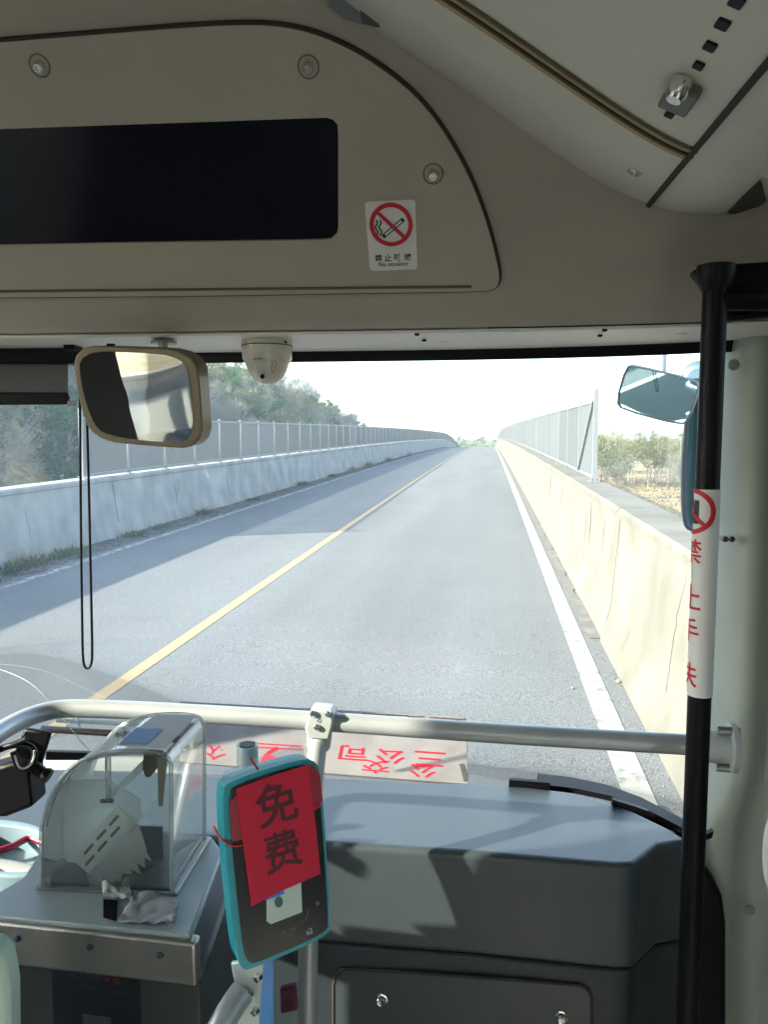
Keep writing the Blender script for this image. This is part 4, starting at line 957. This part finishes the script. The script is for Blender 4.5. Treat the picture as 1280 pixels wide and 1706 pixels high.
vC = vS - .06
cord = [PB(x, y, vC) for x, y in ((133, 585), (133, 640), (134, 760), (135, 900), (137, 1040), (138, 1098), (141, 1111), (146, 1114), (151, 1110), (154, 1098), (153, 1040), (150, 900), (147, 760), (143, 640), (142, 585))]
MB().tube(chaikin(cord, 2), .0026, 8).build('pull_cord', blk_m, sh, smooth=60)
# --- outside mirrors beyond the glass
nE = V((0, 0, 0)); cE = PB(1096, 658, 2.24); dE = (cE - CAM).normalized()
rE = (B(-.35, 1.72, -.30) - cE).normalized(); nE = (rE - dE).normalized()
def me_(x, y, off=0): return PP(x, y, cE + nE * off, nE)
om = thing('outer_front_mirror', 'tilted rectangular outside mirror beyond the top right of the windscreen', 'mirror', cE)
oq = [V(p_) for p_ in ((1042, 610), (1056, 609), (1158, 634), (1165, 648), (1146, 702), (1134, 710), (1036, 684), (1025, 670))]
oq = chaikin(oq, 1, True); ci = sum(oq, V((0, 0))) / len(oq)
MB().prism([[me_(p_.x, p_.y, .0) for p_ in oq], [me_(ci.x + (p_.x - ci.x) * .965, ci.y + (p_.y - ci.y) * .95, .0) for p_ in oq]], nE * -.02).build('rim', mat('grey_rim', (.12, .14, .15), .4), om, bevel=.002)
MB().prism([[me_(ci.x + (p_.x - ci.x) * .97, ci.y + (p_.y - ci.y) * .96, -.006) for p_ in oq]], nE * -.003).build('glass', mat('tinted_mirror_glass', (.66, .80, .80), .02, 1.0), om)
MB().prism([[me_(p_.x, p_.y, -.021) for p_ in oq]], nE * -.02).build('back_shell', blk_m, om, bevel=.006)
MB().tube([PB(1106, 560, 2.42), PB(1103, 640, 2.42)], .012, 10).build('mount_rod', mat('blue_grey_rod', (.32, .36, .42), .4, .5), om, smooth=60)
rm = thing('round_spot_mirror', 'small round convex mirror partly behind the black pole', 'mirror', PB(1160, 626, 2.36))
cR = PB(1164, 627, 2.36); nR = (-BV * .9 - BU * .2 + BW * .1).normalized(); rr = 24 * 2.36 / FPX
MB().lathe(cR, nR, [(rr, -.006), (rr * .9, .002), (rr * .7, .008), (rr * .4, .0125), (rr * .05, .014)], 32).build('glass', mat('tinted_mirror_glass', (.7, .8, .8), .02, 1.0), rm, smooth=80)
MB().lathe(cR, nR, [(rr * 1.06, -.012), (rr * 1.06, -.002), (rr * .98, .0)], 32).build('rim', mat('grey_rim', (.12, .14, .15), .4), rm, smooth=40)
MB().tube([cR - nR * .01, PB(1215, 640, 2.2)], .009, 8).build('stalk', blk_m, rm, smooth=60)
lm = thing('outer_side_mirror', 'tall narrow outside mirror with black housing partly behind the black pole', 'mirror', PB(1170, 885, 2.2))
nL = (-BV * 1.0 - BU * .215 - BW * .06).normalized(); cL = PB(1170, 790, 2.40)
def ml_(x, y, off=0): return PP(x, y, cL + nL * off, nL)
lo_ = [V(p_) for p_ in ((1145, 640), (1225, 620), (1232, 880), (1200, 888), (1150, 888), (1136, 872), (1136, 770), (1142, 700))]; lo_ = chaikin(lo_, 2, True); lc = V((1185, 765))
li_ = [V((lc.x + (p_.x - lc.x) * .82, lc.y + (p_.y - lc.y) * .955)) for p_ in lo_]
MB().prism([[ml_(p_.x, p_.y) for p_ in lo_], [ml_(p_.x, p_.y) for p_ in li_]], nL * -.05).build('housing', mat('dark_blue_grey_housing', (.03, .04, .055), .35), lm, bevel=.006, seg=3)
MB().prism([[ml_(p_.x, p_.y, -.012) for p_ in li_]], nL * -.003).build('glass', mat('teal_reflection_glass', (.22, .58, .60), .02, 1.0), lm)  # teal reflection is put into the mirror colour
MB().prism([[ml_(p_.x, p_.y, -.051) for p_ in lo_]], nL * -.03).build('back_shell', blk_m, lm, bevel=.01)
MB().tube([ml_(1200, 640, -.05), PB(1215, 560, 2.1), B(.68, 1.70, .60)], .014, 10).build('arm', blk_m, lm, smooth=60)
# --- wipers outside
for k, (a, b, c) in enumerate((((60, 1186), (190, 1206), (300, 1225)), )):
    wp = thing('windscreen_wiper', 'long black wiper arm parked low outside the left of the windscreen', 'wiper', PB(150, 1205, 2.03))
    MB().tube([PB(70, 1214, 2.03), PB(200, 1222, 2.03), PB(340, 1236, 2.04)], .010, 8).build('blade', blk_m, wp)
    MB().tube([PB(95, 1200, 2.05), PB(220, 1206, 2.05), PB(330, 1218, 2.06)], .006, 8).build('arm', mat('grey_rim', (.12, .14, .15), .4), wp)
    MB().tube([PB(120, 1192, 2.04), PB(150, 1232, 2.04)], .0025, 6).build('link', chrome_m, wp)
tag(MB().tube(chaikin([PB(x, y, 1.93) for x, y in ((-30, 1108), (0, 1114), (50, 1135), (80, 1165), (130, 1230), (160, 1260))], 2), .0011, 6).build('aerial_wire', mat('pale_wire', (.7, .72, .72), .4)), 'thin pale wire curving down inside the glass at far left', 'wire')
# --- black mount with curved clip at far left
bk = thing('display_mount', 'black folded display mount with a curved clip left of the fare box', 'mount', PB(40, 1360, 1.25))
vK = 1.22
MB().prism([[PB(x, y, vK) for x, y in ((40, 1214), (83, 1221), (60, 1296), (40, 1300), (0, 1330), (-40, 1330), (-40, 1300), (0, 1300))]], BV * .012 - BW * .0).build('tilted_plate', blk_m, bk, bevel=.004)
MB().prism([[PB(x, y, vK - .02) for x, y in ((18, 1270), (46, 1276), (53, 1345), (8, 1362), (-50, 1362), (-50, 1290))]], BV * .05).build('body', blk_m, bk, bevel=.006)
cp_ = [(-40, 1262), (-5, 1250), (20, 1240), (50, 1240), (60, 1256), (52, 1276), (40, 1282), (30, 1276), (22, 1252)]
MB().tube(chaikin([PB(x, y, vK - .05) for x, y in cp_], 2), .0055, 10).build('clip_loop', blk_m, bk, smooth=60)
MB().tube(chaikin([PB(x, y, vK - .056) for x, y in ((24, 1258), (30, 1277), (38, 1281), (50, 1276), (57, 1262), (57, 1250))], 2), .0018, 6).build('clip_highlight_strip', mat('pale_plastic', (.6, .6, .6), .3), bk, smooth=60)
MB().tube([PB(52, 1272, vK - .01), PB(76, 1292, vK - .01)], .010, 10).build('knob_stem', blk_m, bk, smooth=60)
MB().lathe(PB(72, 1288, vK - .01), BU - BW * .5, [(.010, 0), (.013, .006), (.012, .012)], 14).build('knob', blk_m, bk, smooth=40)
MB().tube([PB(20, 1240, vK - .05), PB(45, 1230, vK - .06)], .0045, 8).build('clip_arm', blk_m, bk)
# --- fare box
WB = -.618
fb = thing('fare_box', 'steel fare box with a clear acrylic dome standing left of the card reader', 'fare box', B(-.42, 1.08, -1.65))
white_met = mat('pale_blue_white_enamel', (.30, .36, .385), .35, var=.03)
plate = [PWp(x, y, WB) for x, y in ((-60, 1520), (318, 1556), (372, 1418), (352, 1392), (90, 1380), (40, 1460))]
MB().prism([plate], BW * -.012).build('top_plate', white_met, fb, bevel=.003)
fL, fR = PWp(-90, 1516, WB - .004), PWp(330, 1561, WB - .004)
ff = (fR - fL).cross(BW).normalized(); ff = -ff if ff.dot(BV) > 0 else ff
MB().box((fL + fR) / 2 - BW * .031, (fR - fL) / 2, ff * .010, BW * .029).build('steel_band', steel_m, fb, bevel=.004, seg=3)
for x, y in ((30, 1563), (150, 1577), (266, 1590)):
    MB().lathe(PP(x, y, (fL + fR) / 2 + ff * .0102, ff), ff, [(.0045, 0), (.004, .002), (.002, .0028)], 12).build('rivet', mat('blue_rivet', (.01, .045, .075), .4), fb, smooth=30)
bb = [fL + ff * -.006, fR + ff * -.006, fR + BV * .26 - BU * .02, fL + BV * .26]
MB().prism([[p_ - BW * .058 for p_ in bb]], BW * -.95).build('cabinet', mat('dark_teal_cabinet', (.022, .030, .032), .5, var=.1), fb, bevel=.006)
LBF = Frame(PP(160, 1650, (fL + fR) / 2 - ff * .0055, ff), (fR - fL), BW)
MB().add(*(lambda m: (m.v, m.f))(LBF.poly(MB(), [rrect(0, -.02, .062, .075, .004)], .0, .0006))).build('blue_label', mat('dark_blue_label', (.0012, .003, .009), .45), fb)
lt_ = MB(); LBF.text(lt_, '无人售票', .011, -.014, .020, .001); LBF.text(lt_, '请您投币', .006, -.012, .004, .001); LBF.text(lt_, '自觉投币', .006, .030, .002, .001)
lt_.build('label_lettering', mat('dim_print', (.02, .035, .055), .5), fb)
lt_ = MB(); LBF.ring(lt_, (.030, .018), .0050, .0001, .001); LBF.ring(lt_, (.016, .019), .0036, .0001, .001); lt_.build('label_red_dot', mat('dull_red_print', (.08, .004, .008), .5), fb)
LBF.poly(MB(), [rrect(0, -.055, .020, .022, .001)], .0009, .0004).build('label_patch', mat('dim_grey_print', (.02, .026, .028), .5, var=.6, vscale=260), fb)
# dome: profile drawn at its front face, run back along the bus
vD0 = -WB * FPX / (1484 - 735) * .99
vD0 = uvw(PWp(180, 1484, WB))[1]; vD1 = vD0 * 1.145
dp0 = [(69, 1482), (69, 1380), (78, 1340), (98, 1300), (130, 1268), (175, 1253), (225, 1249), (262, 1252), (278, 1258), (285, 1272), (286, 1484)]
prf = [uvw(PB(p_.x, p_.y, vD0)) for p_ in [V(dp0[0])] + chaikin([V(p_) for p_ in dp0[1:-1]], 2) + [V(dp0[-1])]]
prf[0] = (prf[0][0], vD0, WB); prf[-1] = (prf[-1][0], vD0, WB)
MB().grid(lambda i, j: B(prf[i][0], vD0 + (vD1 - vD0) * j / 3, prf[i][2]), len(prf), 4).build('acrylic_dome', acr_m, fb, smooth=60)
dome_o = fb
for v_ in (vD0, vD1):
    MB().prism([[B(a, v_, c) for a, _, c in prf]], BV * .0008).build('acrylic_end', acr_m, fb)
    MB().tube([B(a, v_, c) for a, _, c in prf], .0030, 8).build('acrylic_edge', acr_edge, fb, smooth=60)
ip = [(prf[i][0], prf[i][2]) for i in range(len(prf))]; cu = sum(a for a, b in ip) / len(ip); cw = (min(b for a, b in ip) + max(b for a, b in ip)) / 2
MB().tube([B(cu + (a - cu) * .93, vD0 + .001, cw + (b - cw) * .955) for a, b in ip[2:-1]], .0016, 6).build('inner_lip', acr_edge, fb, smooth=60)
for k in (-1,):
    a, _, c = prf[-8]; MB().tube([B(a, vD0, c), B(a, vD1, c)], .0026, 6).build('dome_ridge', acr_edge, fb)
    a = prf[-1][0]; MB().tube([B(a + .004, vD0 - .004, WB + .002), B(a + .004, vD1 + .004, WB + .002)], .005, 8).build('dome_flange', acr_edge, fb, smooth=50)
    MB().tube([B(prf[0][0] - .004, vD0 - .004, WB + .002), B(a + .004, vD0 - .004, WB + .002)], .004, 8).build('dome_flange', acr_edge, fb, smooth=50)
# paper stuck on the dome top
tpx = [i for i in range(len(prf)) if prf[i][2] > max(p_[2] for p_ in prf) - .006]; i0 = tpx[0]; i1 = tpx[-1]
def tp_(fu, fv, z=.0032): a = prf[i0][0] + (prf[i1][0] - prf[i0][0]) * fu; import_w = max(p_[2] for p_ in prf); return B(a, vD0 + (vD1 - vD0) * fv, import_w + z)
MB().prism([[tp_(.10, .04), tp_(1.0, .02), tp_(1.0, .90), tp_(.20, .90)]], BW * .0004).build('paper_notice', mat('grey_notice_paper', (.30, .30, .29), .6), fb)
MB().prism([[tp_(.12, .08, .004), tp_(.62, .08, .004), tp_(.62, .50, .004), tp_(.12, .50, .004)]], BW * .0003).build('blue_notice_block', mat('pale_blue_print', (.13, .24, .42), .6), fb)
nl = MB()
for k in range(7): nl.box(tp_(.37, .12 + .055 * k, .0048), BU * .022, BV * .0008, BW * .0001)
nl.build('notice_print_lines', mat('blue_print_lines', (.16, .26, .5), .6), fb)
# chute parts inside
frost = thin_glass('frosted_white_plastic', (.5, .55, .55), dust=.9, dustcol=(.84, .9, .9), refl=.6, rough=.3)
whp = mat('white_plastic', (.78, .82, .82), .4)
vi = vD0 + .03
MB().prism([[PB(x, y, vi + .03) for x, y in ((82, 1322), (120, 1298), (180, 1300), (232, 1330), (236, 1362), (146, 1462), (120, 1445), (92, 1410), (82, 1375))]], BV * .004).build('round_flap', whp if False else frost, fb, bevel=.001)
slot = [(118, 1428), (195, 1342), (228, 1371), (146, 1458)]
PBn = B(0, vi + .012, 0)
bandq = [PB(118, 1428, vi + .01), PB(196, 1340, vi + .03), PB(229, 1371, vi + .03), PB(146, 1458, vi + .01)]
BF = Frame(bandq[0], bandq[1] - bandq[0], bandq[0] - bandq[3]); ci_ = [BF.loc(p_) for p_ in bandq]
Lx = ci_[1][0]; Ly = -ci_[3][1]
def slotr(a0, a1, b0, b1): return [(Lx * a0, -Ly * b0), (Lx * a1, -Ly * b0), (Lx * a1, -Ly * b1), (Lx * a0, -Ly * b1)]
holes = [slotr(.16 + .27 * k, .36 + .27 * k, .26, .38) for k in range(3)] + [slotr(.05 + .27 * k, .25 + .27 * k, .60, .72) for k in range(3)]
MB().prism([[BF.P(0, 0), BF.P(Lx, 0), BF.P(Lx, -Ly), BF.P(0, -Ly)]] + [[BF.P(a, b) for a, b in h_] for h_ in holes], BF.n * .002).build('slotted_band', whp, fb)
ser = [(146, 1459), (229, 1372), (236, 1392), (244, 1418), (238, 1412), (252, 1434), (240, 1428), (241, 1445), (226, 1436), (234, 1456), (216, 1446), (222, 1464), (204, 1455), (206, 1470), (180, 1470), (150, 1468)]
MB().prism([[PB(x, y, vi + .008) for x, y in ser]], BV * .002).build('serrated_guard', mat('pale_grey_plastic', (.48, .53, .53), .45), fb)
MB().prism([[PWp(x, y, WB + .0022) for x, y in ((228, 1386), (283, 1386), (283, 1480), (196, 1480))]], BW * .0008).build('dome_floor', mat('dark_grey_ramp', (.03, .045, .05), .4), fb)
MB().prism([[PWp(x, y, WB + .0022) for x, y in ((84, 1440), (104, 1426), (140, 1440), (150, 1478), (84, 1478))]], BW * .0008).build('coin_tray', mat('dark_grey_ramp', (.03, .045, .05), .4), fb)
MB().prism([[BF.P(0.004, -.004, -.003), BF.P(Lx - .004, -.004, -.003), BF.P(Lx - .004, -Ly + .004, -.003), BF.P(.004, -Ly + .004, -.003)]], BF.n * .001).build('band_backing', mat('slot_teal', (.10, .16, .17), .5), fb)
MB().prism([[PB(x, y, vi + .05) for x, y in ((222, 1376), (270, 1377), (272, 1478), (232, 1484), (150, 1484), (150, 1470))]], BV * .004).build('dark_ramp', mat('dark_grey_ramp', (.05, .07, .075), .4), fb)
MB().prism([[PB(x, y, vi + .045) for x, y in ((88, 1446), (100, 1434), (118, 1430), (140, 1458), (150, 1474), (84, 1474))]], BV * .004).build('coin_well', mat('coin_well_dark', (.05, .055, .055), .5), fb)
MB().tube([PB(180, 1262, vi + .02), PB(181, 1335, vi + .02)], .0045, 8).build('clear_strut', acr_edge, fb)
MB().tube([PB(168, 1334, vi + .018), PB(188, 1334, vi + .018)], .0028, 8).build('strut_foot', mat('dark_brown_plastic', (.06, .048, .04), .5), fb)
MB().prism([[PB(x, y, vi + .02) for x, y in ((172, 1333), (236, 1268), (256, 1268), (186, 1330))]], BV * .0015).build('diagonal_stay', frost, fb)
MB().prism([[PB(x, y, vD0 + .016) for x, y in ((238, 1256), (266, 1258), (262, 1278), (248, 1297), (240, 1294), (236, 1280))]], BV * .02).build('lock', mat('dull_bronze_lock', (.20, .17, .13), .35, .5), fb, bevel=.003)
MB().prism([[PB(x, y, vD0 + .012) for x, y in ((262, 1262), (278, 1264), (270, 1343), (264, 1343))]], BV * .003).build('lock_strap', mat('beige_strap', (.42, .40, .32), .4), fb)
# lip, slot and crumpled notes in front of the dome
MB().prism([[PB(x, y, vD0 - .012) for x, y in ((82, 1490), (176, 1497), (174, 1543), (74, 1530))]], BV * .006).build('front_lip', mat('cream_lip', (.60, .60, .55), .45), fb, bevel=.001)
MB().prism([[PWp(x, y, WB + .0015) for x, y in ((172, 1498), (196, 1500), (194, 1534), (172, 1528))]], BW * .0008).build('coin_slot', blk_m, fb)
def crumple(name, pts, lab, colr, amp, lift):
    rnd = random.Random(len(pts)); n = 18; c = cent(pts)
    def P(i, j):
        f = i / n; g_ = j / n; p_ = pts[0].lerp(pts[1], f).lerp(pts[3].lerp(pts[2], f), g_); return p_ + BW * (lift + amp * abs(noise.noise(V((f * 3.1, g_ * 2.7, len(lab) * .37)))) * 1.6)
    o = MB().grid(P, n + 1, n + 1).build(name, mat(name + '_paper', colr, .6, var=.06, vscale=60), None, smooth=50, solid=.0006, recalc=False); tag(o, lab, 'paper')
crumple('crumpled_note', [PWp(x, y, WB) for x, y in ((196, 1540), (290, 1546), (298, 1500), (226, 1490))], 'crumpled grey paper note lying on the fare box in front of the dome', (.30, .30, .32), .0065, .003)
crumple('torn_ticket', [PWp(x, y, WB) for x, y in ((172, 1500), (222, 1508), (214, 1474), (170, 1472))], 'small pale torn ticket poking from under the front of the dome', (.40, .46, .45), .008, .006)
# --- card reader
RQ = {'tl': PB(363, 1308, .845), 'tr': PB(532, 1258, .905), 'br': PB(553, 1562, .868), 'bl': PB(393, 1620, .808)}
oR = cent(list(RQ.values())); F = Frame(oR, (RQ['tr'] + RQ['br'] - RQ['tl'] - RQ['bl']), (RQ['tl'] + RQ['tr'] - RQ['bl'] - RQ['br']))
if F.n.dot(CAM - oR) < 0: print('READER NORMAL FLIPPED')
def rl_(x, y): return F.loc(PP(x, y, F.o, F.n))
co = [rl_(x, y) for x, y in ((366, 1318), (386, 1299), (505, 1262), (527, 1268), (536, 1290), (552, 1540), (546, 1560), (420, 1614), (404, 1616), (392, 1590))]
co = [tuple(p_) for p_ in chaikin([V(p_) for p_ in co], 2, True)]
rd = thing('card_reader', 'teal and black fare card reader covered with a red paper notice', 'card reader', oR - BW * .15)
MB().prism([[F.P(a, b, 0) for a, b in co]], F.n * -.040).build('case', teal_m, rd, bevel=.004, seg=3)
cen = V((sum(a for a, b in co) / len(co), sum(b for a, b in co) / len(co)))
fi2 = [(cen.x + (a - cen.x) * .90 + .002, cen.y + (b - cen.y) * .945) for a, b in co]
MB().prism([[F.P(a, b, 0.0005) for a, b in fi2]], F.n * .0025).build('face', mat('reader_black_face', (.012, .014, .017), .22), rd, bevel=.001)
scr = [rl_(x, y) for x, y in ((400, 1330), (510, 1300), (514, 1478), (425, 1508))]
def pq(pts): return [rl_(x, y) for x, y in pts]
F.poly(MB(), [pq(((443, 1484), (500, 1464), (502, 1517), (450, 1537), (443, 1532)))], .0035, .0006).build('screen', mat('lit_screen', (.55, .66, .60), .4), rd)
F.poly(MB(), [pq(((437, 1478), (470, 1468), (472, 1486), (440, 1498)))], .0042, .0006).build('blue_icon', mat('blue_screen', (.02, .16, .75), .4), rd)
c1 = rl_(463, 1500); F.poly(MB(), [[(c1[0] + .0050 * math.cos(a), c1[1] + .0062 * math.sin(a)) for a in [2 * math.pi * k / 24 for k in range(24)]]], .0042, .0005).build('screen_spot', mat('dark_teal_spot', (.03, .14, .14), .4), rd)
lt_ = MB(); p1 = rl_(478, 1549); F.text(lt_, '扫描二维码', .0042, p1[0], p1[1], .0036, rot=.0); p1 = rl_(476, 1557); F.text(lt_, 'Scan QR code', .0028, p1[0], p1[1], .0036)
lt_.build('reader_lettering', mat('dim_teal_print', (.10, .20, .22), .5), rd)
F.ring(MB(), rl_(528, 1503), .0022, .0001, .0034).build('indicator_lamp', mat('grey_rim', (.12, .14, .15), .4), rd)
lw = MB(); F.line(lw, [rl_(x, y) for x, y in ((498, 1535), (506, 1530), (511, 1522), (512, 1512))], .0008, .0036); lw.build('curved_line', mat('dim_teal_print', (.10, .20, .22), .5), rd)
p1 = rl_(514, 1549); lw = MB(); F.text(lw, 'a2', .0065, p1[0], p1[1], .0036, bold=.02); lw.build('maker_lettering', mat('pale_blue_lettering', (.35, .5, .6), .4), rd)
# red plastic strip across the top of the face, then the red notice
redpl = mat('red_translucent_strip', (.36, .012, .035), .35)
F.poly(MB(), [pq(((381, 1336), (398, 1318), (404, 1396), (386, 1400)))], .0036, .0008).build('red_backing_strip', redpl, rd)
F.poly(MB(), [pq(((508, 1272), (524, 1276), (532, 1292), (536, 1332), (520, 1345), (512, 1345)))], .0036, .0008).build('red_backing_strip', redpl, rd)
rp_ = mat('red_paper', (.62, .010, .045), .7, var=.05, vscale=30)
pa = pq(((392, 1312), (452, 1290), (511, 1272), (524, 1372), (532, 1453), (470, 1480), (417, 1507), (404, 1410)))
nt_ = F.poly(MB(), [pa], .0052, .0004).build('paper_notice', rp_); tag(nt_, 'red paper notice with two hand-drawn black characters taped on the card reader', 'notice')
lt_ = MB(); ba = .0
for ch, x, y, w_ in (('免', 459, 1336, 54), ('费', 468, 1414, 50)):
    c = rl_(x, y); a = rl_(x - w_ / 2, y + w_ * .15); b = rl_(x + w_ / 2, y - w_ * .15); hw = math.hypot(b[0] - a[0], b[1] - a[1]); F.text(lt_, ch, hw * 1.22, c[0], c[1], .0060, rot=0.02, bold=.016)
lt_.build('ink_characters', mat('marker_ink', (.085, .006, .015), .6), nt_)
# clear bag corner over the top and red tie wire
MB().prism([[F.P(a, b, -.018) for a, b in pq(((372, 1306), (378, 1290), (430, 1268), (500, 1244), (512, 1250), (516, 1268), (440, 1295)))]], F.n * .0008).build('clear_cover', thin_glass('clear_film', (.93, .95, .97), dust=.14, dustcol=(.8, .85, .95), refl=1.2), rd)
wire = mat('red_wire', (.62, .02, .02), .35)
MB().tube(chaikin([F.P(*rl_(x, y), z) for x, y, z in ((362, 1384, -.020), (364, 1392, -.004), (376, 1403, .004), (390, 1408, .0055), (402, 1405, .0055))], 2), .0013, 8).build('tie_wire', wire, rd, smooth=60)
MB().tube([F.P(*rl_(417, 1262), .0), F.P(*rl_(434, 1284), -.012)], .0013, 8).build('tie_wire', wire, rd, smooth=60)
MB().tube(chaikin([F.P(*rl_(x, y), z) for x, y, z in ((520, 1346, .005), (530, 1340, .006), (538, 1334, -.006))], 2), .002, 8).build('tie_wire', wire, rd, smooth=60)
# --- grey post behind the reader with hollow top
vq = .985; cT = PB(412, 1240, vq)
ps_ = thing('reader_post', 'short grey hollow post standing behind the card reader', 'post', PB(412, 1960, vq))
rT = 19.0 * vq / FPX
MB().lathe(cT, -BW, [(rT * .62, .05), (rT * .62, .001), (rT * .97, 0), (rT, .001), (rT, .95)], 28).build('tube', mat('pale_grey_tube', (.50, .57, .58), .35, .1, var=.03), ps_, smooth=35)
MB().lathe(cT + BW * .0006, -BW, [(rT * .80, 0), (rT * .62, .004), (rT * .55, .03)], 6).build('socket_opening', blk_m, ps_)
# --- bracket under the reader with bolts, blue sheet and the lower tube
bp = thing('reader_bracket', 'pale steel bracket plate with three bolts under the card reader', 'bracket', PB(415, 1720, .86))
MB().prism([[PB(x, y, .875) for x, y in ((384, 1604), (440, 1596), (434, 1660), (420, 1960), (372, 1960), (398, 1680))]], BV * .006).build('plate', mat('pale_steel_plate', (.55, .62, .60), .4, .2), bp, bevel=.002)
for x, y in ((430, 1627), (417, 1653), (425, 1683)):
    MB().lathe(PB(x, y, .874), -BV - BU * .4, [(.0055, -.003), (.0055, .004), (.0035, .005)], 6).build('bolt', chrome_m, bp)
tag(MB().prism([[PB(x, y, .905) for x, y in ((436, 1606), (455, 1592), (456, 1960), (424, 1960), (430, 1690))]], BV * .003).build('blue_sheet', mat('blue_sheet', (.03, .30, .62), .4, col2=(.22, .30, .66), vscale=8)), 'bright blue plastic sheet hanging under the card reader', 'sheet')
tag(MB().tube(chaikin([PB(x, y, v_) for x, y, v_ in ((404, 1652, .86), (392, 1668, .85), (372, 1700, .83), (330, 1790, .80))], 2), .0155, 18).build('lower_tube', paintrail_m, None, smooth=60), 'thick pale tube running down from the bracket towards the floor', 'tube')
tag(MB().prism([[PB(x, y, 1.12) for x, y in ((466, 1648), (492, 1642), (496, 1684), (468, 1690))]], BV * .012).build('maroon_tag', mat('maroon_cloth', (.10, .02, .04), .8, var=.3, vscale=60), None, bevel=.003), 'dark maroon tag hanging in the shade beside the handrail post', 'tag')
# --- clear tray with a dark red strip at far left
ty = thing('plastic_tray', 'clear plastic tray holding a dark red strip left of the fare box', 'tray', PWp(20, 1440, -.72))
wt = -.70
to = chaikin([V(p_) for p_ in ((-70, 1366), (10, 1364), (74, 1378), (84, 1400), (82, 1448), (40, 1462), (-70, 1450))], 2, True)
MB().prism([[PWp(p_.x, p_.y, wt) for p_ in to], [PWp(30 + (p_.x - 30) * .90, 1412 + (p_.y - 1412) * .82, wt) for p_ in to]], BW * -.05).build('rim', mat('pale_blue_plastic', (.20, .30, .36), .4), ty, bevel=.004, seg=3)
MB().prism([[PWp(p_.x, p_.y, wt - .045) for p_ in to]], BW * -.004).build('base', mat('pale_blue_plastic', (.20, .30, .36), .4), ty)
MB().tube(chaikin([PWp(x, y, wt - .02) for x, y in ((-40, 1425), (18, 1412), (34, 1402), (50, 1394), (78, 1406), (110, 1410))], 1), .0065, 8).build('red_strip', mat('dark_red_plastic', (.26, .008, .04), .3), ty, smooth=60)
MB().tube(chaikin([PWp(x, y, -.74) for x, y in ((-120, 1440), (0, 1452), (60, 1466), (76, 1478))], 1), .022, 14).build('lower_rim', mat('pale_grey_counter', (.28, .29, .29), .4), ty, smooth=60)
# --- white curved door handle at the right edge, pale seat corner at the left edge
tag(MB().tube(chaikin([PB(x, y, 1.30) for x, y in ((1302, 1350), (1285, 1372), (1279, 1420), (1283, 1470), (1302, 1500))], 2), .009, 14).build('door_handle', mat('white_handle', (.75, .75, .76), .3), None, smooth=60), 'white curved door handle at the right edge of the view', 'handle')
tag(MB().prism([[PB(x, y, .80) for x, y in ((-60, 1570), (-10, 1580), (6, 1600), (14, 1650), (18, 1960), (-60, 1960))]], BV * .03).build('seat_side', mat('pale_green_plastic', (.45, .58, .50), .45), None, bevel=.006), 'pale green plastic seat side at the lower left corner', 'seat')
# ================================================================== AIR
hz = MB().wbox(-3700, 3700, -3000, 5400, -60, 44).build('haze', mat('x_tmp', (1, 1, 1)), None, recalc=True)
hm = bpy.data.materials.new('haze_air'); hm.use_nodes = True; t = hm.node_tree; t.nodes.clear()
o_ = t.nodes.new('ShaderNodeOutputMaterial'); pv = t.nodes.new('ShaderNodeVolumePrincipled'); pv.inputs['Color'].default_value = (.86, .93, 1, 1); pv.inputs['Density'].default_value = .0005
t.links.new(pv.outputs[0], o_.inputs['Volume']); hz.data.materials.clear(); hz.data.materials.append(hm); hz['kind'] = 'stuff'; hz['label'] = 'pale spring haze filling the air over the road and fields'
